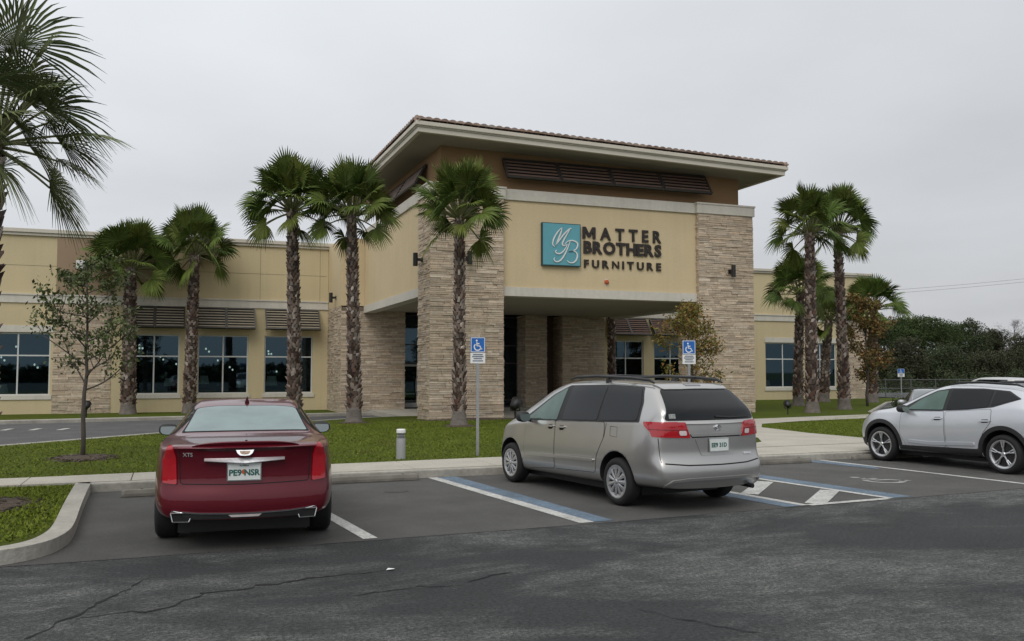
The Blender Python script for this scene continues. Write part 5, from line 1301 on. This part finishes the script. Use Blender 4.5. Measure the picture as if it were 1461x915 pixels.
put(RB, red, 'window_surround', rnd([(-.705,.10),(.705,.10),(.64,.55),(.60,.95),(.35,1.0),(-.35,1.0),(-.60,.95),(-.64,.55)], .05), 'T', 'gap', .003)
put(RB, red, 'rear_window', rnd([(-.675,.125),(.675,.125),(.62,.55),(.575,.925),(.35,.975),(-.35,.975),(-.575,.925),(-.62,.55)], .05), 'T', 'cglass_sheen', .006)
put(RB, red, 'windscreen', rnd([(-.72,2.72),(.72,2.72),(.57,1.98),(-.57,1.98)], .05), 'T', 'cglass', .006)
both(RB, red, 'window_surround', rnd([(2.52,1.045),(2.1,1.28),(1.75,1.39),(1.3,1.40),(.75,1.32),(.25,1.11),(.35,1.075)], .02), 'gap', .003)
both(RB, red, 'window', rnd([(2.42,1.06),(2.05,1.27),(1.75,1.37),(1.30,1.38),(1.30,1.075)], .02), 'cglass', .006); both(RB, red, 'window', rnd([(1.24,1.075),(1.24,1.375),(.80,1.31),(.34,1.12),(.42,1.085)], .02), 'cglass', .006)
for sd in ('L', 'R'):
    for po, hx in (([(2.35,1.0),(1.29,1.03),(1.28,.34),(2.3,.30)], 1.42), ([(1.26,1.03),(.30,1.05),(.34,.80),(.48,.50),(.52,.34),(1.25,.34)], .50)):
        put(RB, red, 'door_gap', grow(rnd(po, .04), .007), sd, 'gap', .0015); d = put(RB, red, 'door', rnd(po, .04), sd, 'red', .004, .003); put(RB, d, 'handle', rnd([(hx-.10,.96),(hx+.10,.955),(hx+.10,.925),(hx-.10,.93)], .015), sd, 'chrome', .035, .03, .03)
for q in (-1, 1):
    put(RB, red, 'tail_lamp', rnd([(q*.79,.70),(q*.655,.685),(q*.665,.95),(q*.70,1.065),(q*.745,1.06),(q*.79,.94)], .02, 3), 'B', 'lens', .016, .02, .035)
    put(RB, red, 'panel_line', pline([(q*.64,1.04),(q*.625,.705),(q*.60,.69)], .008), 'B', 'gap', .002)
    put(RB, red, 'headlamp', rnd([(q*.52,.78),(q*.70,.86),(q*.74,.62),(q*.56,.58)], .03), 'F', 'lens_clear', .008)
    ox = MB(); tr = [(-.105,.045),(.105,.045),(.085,-.04),(-.07,-.045)]; y0_ = -1.165
    for (a, b), (c_, d_) in zip(tr, tr[1:]+tr[:1]): ox.tube([(q*a, 0, b), (q*c_, 0, d_)], .006, 6)
    ex = ox.build('exhaust_tip', 'chrome', red); ex.location = (q*.605, RB.cast(q*.605, .40, 'B')[0].y-.012, .365)
    MB().add([(q*a, .008, b) for a, b in tr], [(0,1,2,3)]).build('exhaust_bore', 'gap', ex)
put(RB, red, 'panel_line', pline([(-.61,.69),(0,.68),(.61,.69)], .009), 'B', 'gap', .002)
lip = MB(); n = 24
for i in range(n+1):
    x = lerp(-.52, .52, i/n); e_ = 1-abs(x/.52)**4; p, _ = RB.cast(x, -1.09, 'T'); y = -1.10+.035*(x/.5)**2; z = p.z
    lip.v += [(x, y+.13, z-.004), (x, y+.02, z+.028*e_), (x, y-.045, z+.034*e_), (x, y-.05, z+.02*e_), (x, y-.008, z-.012)]
for i in range(n):
    for k in range(4): lip.f.append((5*i+k, 5*i+5+k, 5*i+6+k, 5*i+1+k))
lip.build('boot_lip', 'red', red, smooth=True, fix=True)
put(RB, red, 'shadow_line', [(-.50,1.045),(.50,1.045),(.44,1.022),(0,1.010),(-.44,1.022)], 'B', pm('lip_shade', (.035, .002, .005), .6, .1, 4), .004)  # darker red strip paints the shade under the boot lip
cbm = MB(); n = 16
for i in range(n+1):
    x = lerp(-.40, .38, i/n); q = 1-abs(i/n*2-1); zt_, zb_ = .945, .945-.026-.026*q; y = RB.cast(x, .93, 'B')[0].y
    cbm.v += [(x, y+.004, zt_), (x, y-.008, zt_-.001), (x, y-.050, zb_+.004), (x, y-.048, zb_), (x, y+.004, zb_-.004)]
for i in range(n):
    for k in range(4): cbm.f.append((5*i+k, 5*i+5+k, 5*i+6+k, 5*i+1+k))
cbm.build('chrome_bar', 'bright_chrome', red, fix=True)
plate(red, -.015, RB.cast(0, .805, 'B')[0].y-.02, .805, -.02, [('PE9 NSR', .082, -.035, 'plate_text'), ('FLORIDA', .022, .055, 'plate_text')])
pl_ = [o for o in red.children if o.name.startswith('licence_plate')][0]; MB().lathe([(.001,-.002),(.026,-.002),(.026,0)], 14, 'y').build('plate_orange', 'orange', pl_)
# crest: a wide shield in a silver V shaped setting
cb = MB(); o_ = [(-.088,.028),(.088,.028),(.070,-.008),(.045,-.027),(0,-.031),(-.045,-.027),(-.070,-.008)]; i_ = [(-.052,.016),(.052,.016),(.046,-.004),(.03,-.017),(0,-.020),(-.03,-.017),(-.046,-.004)]
cb.add([(a, -.006, b) for a, b in o_]+[(a, .01, b) for a, b in o_], [tuple(range(7))]+[(k, k+7, (k+1) % 7+7, (k+1) % 7) for k in range(7)]); em = cb.build('emblem', 'bright_chrome', red, fix=True); em.rotation_euler = (-.35, 0, 0)
p_, n_ = RB.cast(-.01, 1.004, 'B'); em.location = p_+n_*.02
ib = MB().add([(a, -.0085, b) for a, b in i_], [tuple(range(7))]); ib.build('emblem_shield', pm('shield', (.30, .22, .16), .35, .7, 70, metal=.5), em)
badge(red, RB, 'XTS', -.555, .965, .055, 'B', 'bright_chrome')
put(RB, red, 'chrome_strip', pline([(-.70,.425),(-.45,.405),(0,.395),(.45,.405),(.70,.425)], .013), 'B', 'chrome', .010, .009, .03)
put(RB, red, 'lower_bumper', [(-.72,.408),(-.45,.395),(0,.386),(.45,.395),(.72,.408),(.66,.345),(-.66,.345)], 'B', 'plastic', .004, .003); put(RB, red, 'reflector', rnd([(-.16,.385),(.16,.385),(.13,.362),(-.13,.362)], .006), 'B', 'lens_clear', .009, .007)
fin = MB(); fin.add([(0,.10,0),(-.028,-.05,0),(.028,-.05,0),(0,-.06,.085),(0,-.02,.075),(-.02,.06,0),(.02,.06,0)], [(0,5,4),(0,4,6),(5,1,3,4),(6,4,3,2),(1,2,3)]); fo = fin.build('antenna_fin', pm('fin_red', (.05, .004, .008), .4, 0), red); fo.location = (0, 1.18, RB.cast(0, 1.18, 'T')[0].z-.004)
MB().lathe([(.001,-.012),(.012,-.01),(.012,.0)], 10).build('boot_camera', 'black', red).location = (-.0, -1.10, 1.118)
for sx in (-.36, .36):   # headrests dimly visible behind the rear glass as raised shapes on the parcel shelf
    pass
mirror_pair(red, 1.01, 2.36, 1.03, 'plastic', (.125, .07, .08))

# -- pale silver crossover
PS = dict(y0=-.88, y1=3.60, top=[(-.88,1.02),(-.8,1.12),(-.55,1.33),(-.38,1.46),(-.2,1.52),(.3,1.56),(.9,1.585),(1.25,1.565),(1.65,1.46),(2.1,1.24),(2.5,1.07),(2.8,1.03),(3.2,.965),(3.42,.86),(3.56,.68)],
          belt=[(-.88,.99),(-.4,1.17),(.2,1.14),(1.2,1.07),(2.1,1.01),(2.6,.985),(3.1,.91),(3.4,.79),(3.56,.62)],
          w=[(-.88,.80),(-.75,.87),(-.4,.91),(.1,.925),(2.5,.925),(3.0,.905),(3.3,.84),(3.48,.77),(3.56,.68)],
          wt=[(-.88,.74),(-.5,.66),(0,.645),(.9,.655),(1.6,.645),(2.0,.68),(2.6,.78),(3.1,.74),(3.56,.5)],
          bottom=[(-.88,.36),(-.5,.30),(.5,.235),(2.2,.215),(3.2,.22),(3.56,.26)], rear=[(.2,.12),(.4,.0),(.62,.0),(.8,.05),(1.3,.05)], front=[(.2,.12),(.4,.02),(.6,.0),(.8,.04),(1,.14)],
          stations=span((-.88,-.7,3),(-.7,1.4,10),(1.4,2.6,8),(2.6,3.2,5),(3.2,3.56,5)), bow=.14, fbow=.24, crease=.35, wbelt=.95, wf=(.955, .965, .985, .995, 1., .995, .975),
          axles=(0, 2.64), R=.345, arch=.415, hw=.925, tw=.225, wheel='twin', rimr=.245)
suv, SB = car('crossover', (14.745, 11.92), (-.10, .995), PS, 'pale', 'pale silver crossover with black wheel arch trim, cut by the right edge', 'car')
both(SB, suv, 'window_surround', rnd([(2.30,1.03),(1.86,1.27),(1.48,1.44),(1.15,1.492),(.5,1.497),(-.02,1.46),(-.28,1.325),(.2,1.165),(.7,1.105),(1.3,1.06)], .03), 'plastic', .004)
both(SB, suv, 'window', rnd([(2.06,1.065),(1.80,1.26),(1.46,1.42),(1.20,1.455),(1.22,1.085)], .03), 'cglass_throughlight', .009); both(SB, suv, 'window', rnd([(1.15,1.09),(1.12,1.465),(.5,1.475),(.28,1.465),(.30,1.17),(.7,1.12)], .03), 'cglass', .009); both(SB, suv, 'window', rnd([(.25,1.185),(.23,1.46),(.0,1.435),(-.23,1.325)], .02), 'cglass', .009)
put(SB, suv, 'windscreen', rnd([(-.72,2.46),(.72,2.46),(.58,1.62),(.3,1.56),(-.3,1.56),(-.58,1.62)], .05), 'T', 'cglass', .006)
put(SB, suv, 'rear_window', rnd([(-.66,1.10),(.66,1.10),(.55,1.42),(-.55,1.42)], .05), 'B', 'cglass', .006); plate(suv, 0, SB.cast(0, .85, 'B')[0].y-.02, .85, 0, [])
for sd in ('L', 'R'):
    for po, hx in (([(2.15,1.015),(1.19,1.055),(1.17,.385),(2.05,.345),(2.18,.6)], 1.32), ([(1.155,1.055),(.22,1.13),(.22,.90),(.38,.70),(.50,.40),(1.14,.385)], .33)):
        put(SB, suv, 'door_gap', grow(rnd(po, .04), .007), sd, 'gap', .0015); d = put(SB, suv, 'door', rnd(po, .04), sd, 'pale', .004, .003)
        put(SB, d, 'handle', rnd([(hx-.11,.935),(hx+.11,.925),(hx+.11,.90),(hx-.11,.91)], .012), sd, 'pale', .036, .03, .03); put(SB, d, 'handle_recess', rnd([(hx-.08,.95),(hx+.08,.94),(hx+.07,.88),(hx-.07,.89)], .03), sd, 'gap', .0062)
    put(SB, suv, 'door_crease', pline([(2.0,.455),(1.5,.44),(.56,.49)], .055), sd, 'pale', .022, .02)
    put(SB, suv, 'sill_trim', [(2.20,.36),(.42,.40),(.42,.225),(2.20,.205)], sd, 'plastic', .016, .014)
    for yc in (0, 2.64):
        a0, a1 = (-.05, PI+.05); A_ = [(yc+.49*math.cos(t), .36+.49*math.sin(t)) for t in np.linspace(a0, a1, 26)]; B2 = [(yc+.415*math.cos(t), .36+.415*math.sin(t)) for t in np.linspace(a1, a0, 26)]
        put(SB, suv, 'arch_trim', A_+B2, sd, 'plastic', .013, .03, .04)
    put(SB, suv, 'headlamp', rnd([(3.02,.945),(3.26,.89),(3.36,.80),(3.22,.83),(3.06,.90)], .02), sd, 'lens_dark', .007, .005); put(SB, suv, 'bumper_trim', [(3.10,.45),(3.44,.42),(3.44,.27),(3.10,.25)], sd, 'plastic', .005)
    put(SB, suv, 'tail_lamp', rnd([(-.45,1.06),(-.86,1.04),(-.88,.93),(-.55,.96)], .03), sd, 'lens', .008, .006)
for q in (-1, 1): MB().tube([(q*.60,-.30,1.515),(q*.605,-.1,1.575),(q*.615,.6,1.61),(q*.61,1.05,1.60),(q*.60,1.25,1.555)], [.010,.020,.022,.02,.010], 8).build('roof_rail', 'black', suv, smooth=True)
put(SB, suv, 'grille', rnd([(-.45,.78),(.45,.78),(.36,.48),(-.36,.48)], .04), 'F', 'plastic', .006)
mirror_pair(suv, 1.03, 2.02, 1.08, 'plastic', (.12, .08, .075))
MB().box(-.5, .5, .6, 1.4, .22, .30).build('exhaust_silencer', 'steel', suv)

# -- cars farther off in the lot, seen only over the pale silver car
PF = dict(y0=-1.0, y1=3.5, top=[(-1.0,.95),(-.6,1.0),(-.1,1.04),(.5,1.28),(1.0,1.38),(1.5,1.38),(2.1,1.15),(2.4,.99),(3.1,.88),(3.4,.74),(3.5,.6)], belt=[(-1.0,.9),(0,.98),(2.3,.94),(3.1,.84),(3.5,.57)], w=[(-1.0,.74),(-.8,.83),(0,.88),(2.7,.88),(3.2,.82),(3.5,.6)], wt=[(-1.0,.68),(0,.68),(.8,.6),(1.5,.6),(2.4,.7),(3.5,.45)],
          bottom=[(-1.0,.32),(0,.22),(3.5,.22)], rear=[(.2,.1),(.5,0),(1.2,.03)], front=[(.2,.1),(.5,0),(1.,.1)], stations=span((-1.0,-.6,3),(-.6,2.7,12),(2.7,3.5,5)), axles=(0, 2.6), R=.31, arch=.37, hw=.87, tw=.2, wheel='alloy', rimr=.21, z=-.12)
fx, fy, _ = onY(1341, 560, 20.0)
fs, FB = car('sedan', (fx+2.6, fy+2.9), (-.66, -.75), PF, 'cgrey', 'small silver sedan facing us, mostly hidden behind the bonnet of the pale silver car', 'car')
put(FB, fs, 'windscreen', rnd([(-.68,2.32),(.68,2.32),(.54,1.62),(-.54,1.62)], .05), 'T', pm('sky_glass', (.10, .12, .13), .05, .1, 3, coat=1.), .006); both(FB, fs, 'window', rnd([(2.1,1.0),(1.55,1.3),(.95,1.31),(.3,1.02)], .03), 'cglass', .006)
for q in (-1, 1): put(FB, fs, 'headlamp', rnd([(q*.45,.74),(q*.68,.78),(q*.70,.66),(q*.48,.60)], .03), 'F', 'lens_clear', .008)
put(FB, fs, 'grille', rnd([(-.34,.68),(.34,.68),(.3,.48),(-.3,.48)], .03), 'F', 'plastic', .006); mirror_pair(fs, .98, 2.0, .98, 'cgrey')
PW = dict(PV); PW.update(z=-.12, wheel='alloy', stations=span((-1.07,-.9,3),(-.9,-.35,4),(-.35,1.5,6),(1.5,3.1,7),(3.1,3.75,4),(3.75,3.98,3)))
fx, fy, _ = onY(1452, 545, 28.0)
fv, WB = car('minivan', (fx, fy), (.2, .98), PW, 'cwhite', 'white van in the farther row, only its roof showing above the pale silver car', 'van')
put(WB, fv, 'rear_window', rnd([(-.74,1.18),(.74,1.18),(.60,1.56),(-.60,1.56)], .05), 'B', pm('sky_glass_van', (.12, .13, .14), .05, .1, 3, coat=1.), .007); both(WB, fv, 'window', rnd([(2.50,1.06),(1.86,1.45),(1.5,1.58),(-.27,1.58),(-.42,1.165)], .04), 'cglass', .008)
for q in (-1, 1): put(WB, fv, 'tail_lamp', rnd([(q*.88,1.15),(q*.66,1.14),(q*.66,.85),(q*.88,.85)], .015), 'B', 'lens', .010, .008)

# ---------------------------------------------------------------- overcast daylight
world = bpy.data.worlds.new('World'); SC.world = world; world.use_nodes = True
nt = world.node_tree; L = nt.links.new; bg = nt.nodes['Background']; bg.inputs['Strength'].default_value = .10
SUN_EL, SUN_AZ = math.radians(48), math.radians(215)   # behind the camera, a little to its left
sky = _nd(nt, 'ShaderNodeTexSky', sky_type='NISHITA', sun_disc=False); sky.sun_elevation = SUN_EL; sky.sun_rotation = SUN_AZ; sky.air_density = 1.5; sky.dust_density = 3
tc = _nd(nt, 'ShaderNodeTexCoord'); sx_ = _nd(nt, 'ShaderNodeSeparateXYZ'); L(tc.outputs['Generated'], sx_.inputs[0])
# flat cloud deck: project the direction on a layer overhead so the clouds draw together towards the horizon
zc = _nd(nt, 'ShaderNodeMath', operation='MAXIMUM'); L(sx_.outputs['Z'], zc.inputs[0]); zc.inputs[1].default_value = 0.
za = _nd(nt, 'ShaderNodeMath', operation='ADD'); L(zc.outputs[0], za.inputs[0]); za.inputs[1].default_value = .16
dv = _nd(nt, 'ShaderNodeVectorMath', operation='DIVIDE'); L(tc.outputs['Generated'], dv.inputs[0]); cb_ = _nd(nt, 'ShaderNodeCombineXYZ')
for i in range(3): L(za.outputs[0], cb_.inputs[i])
L(cb_.outputs[0], dv.inputs[1])
nz = _nd(nt, 'ShaderNodeTexNoise'); nz.inputs['Scale'].default_value = .75; nz.inputs['Detail'].default_value = 5; nz.inputs['Roughness'].default_value = .5; L(dv.outputs[0], nz.inputs['Vector'])
mr = _nd(nt, 'ShaderNodeMapRange'); mr.inputs['From Min'].default_value = .32; mr.inputs['From Max'].default_value = .68; mr.inputs['To Min'].default_value = .89; mr.inputs['To Max'].default_value = 1.07; L(nz.outputs['Fac'], mr.inputs['Value'])
el = _nd(nt, 'ShaderNodeValToRGB'); e = el.color_ramp.elements; e[0].position = .0; e[0].color = (.62, .635, .665, 1); e[1].position = 1.; e[1].color = (1.1, 1.1, 1.1, 1)
q = e.new(.10); q.color = (.625, .64, .67, 1); q = e.new(.45); q.color = (.72, .745, .775, 1)
L(zc.outputs[0], el.inputs['Fac'])
s1 = _nd(nt, 'ShaderNodeVectorMath', operation='SCALE'); L(el.outputs['Color'], s1.inputs[0]); L(mr.outputs['Result'], s1.inputs['Scale'])
dt = _nd(nt, 'ShaderNodeVectorMath', operation='DOT_PRODUCT'); L(tc.outputs['Generated'], dt.inputs[0]); dt.inputs[1].default_value = (math.cos(YAW), -math.sin(YAW), 0)   # cloud thicker towards the right
gr = _nd(nt, 'ShaderNodeMath', operation='MULTIPLY_ADD'); L(dt.outputs['Value'], gr.inputs[0]); gr.inputs[1].default_value = -1.9; gr.inputs[2].default_value = 10.
s2 = _nd(nt, 'ShaderNodeVectorMath', operation='SCALE'); L(s1.outputs[0], s2.inputs[0]); L(gr.outputs[0], s2.inputs['Scale'])
mx = _nd(nt, 'ShaderNodeMix', data_type='RGBA'); mx.inputs['Factor'].default_value = .94; L(sky.outputs['Color'], mx.inputs['A']); L(s2.outputs[0], mx.inputs['B'])
L(mx.outputs['Result'], bg.inputs['Color'])
sun = bpy.data.lights.new('sun', 'SUN'); sun.energy = 1.2; sun.angle = math.radians(40); sun.color = (1, .97, .92); so = bpy.data.objects.new('sun', sun); COL.objects.link(so)
so.location = (-20, -20, 40); d = Vector((math.sin(SUN_AZ)*math.cos(SUN_EL), math.cos(SUN_AZ)*math.cos(SUN_EL), math.sin(SUN_EL))); so.rotation_euler = d.to_track_quat('Z', 'Y').to_euler()
vs = SC.view_settings; vs.view_transform = 'Standard'; vs.look = 'None'; vs.exposure = .10; vs.gamma = 1.; vs.use_curve_mapping = False
SC.cycles.max_bounces = 6; SC.cycles.transparent_max_bounces = 12; SC.cycles.use_denoising = True
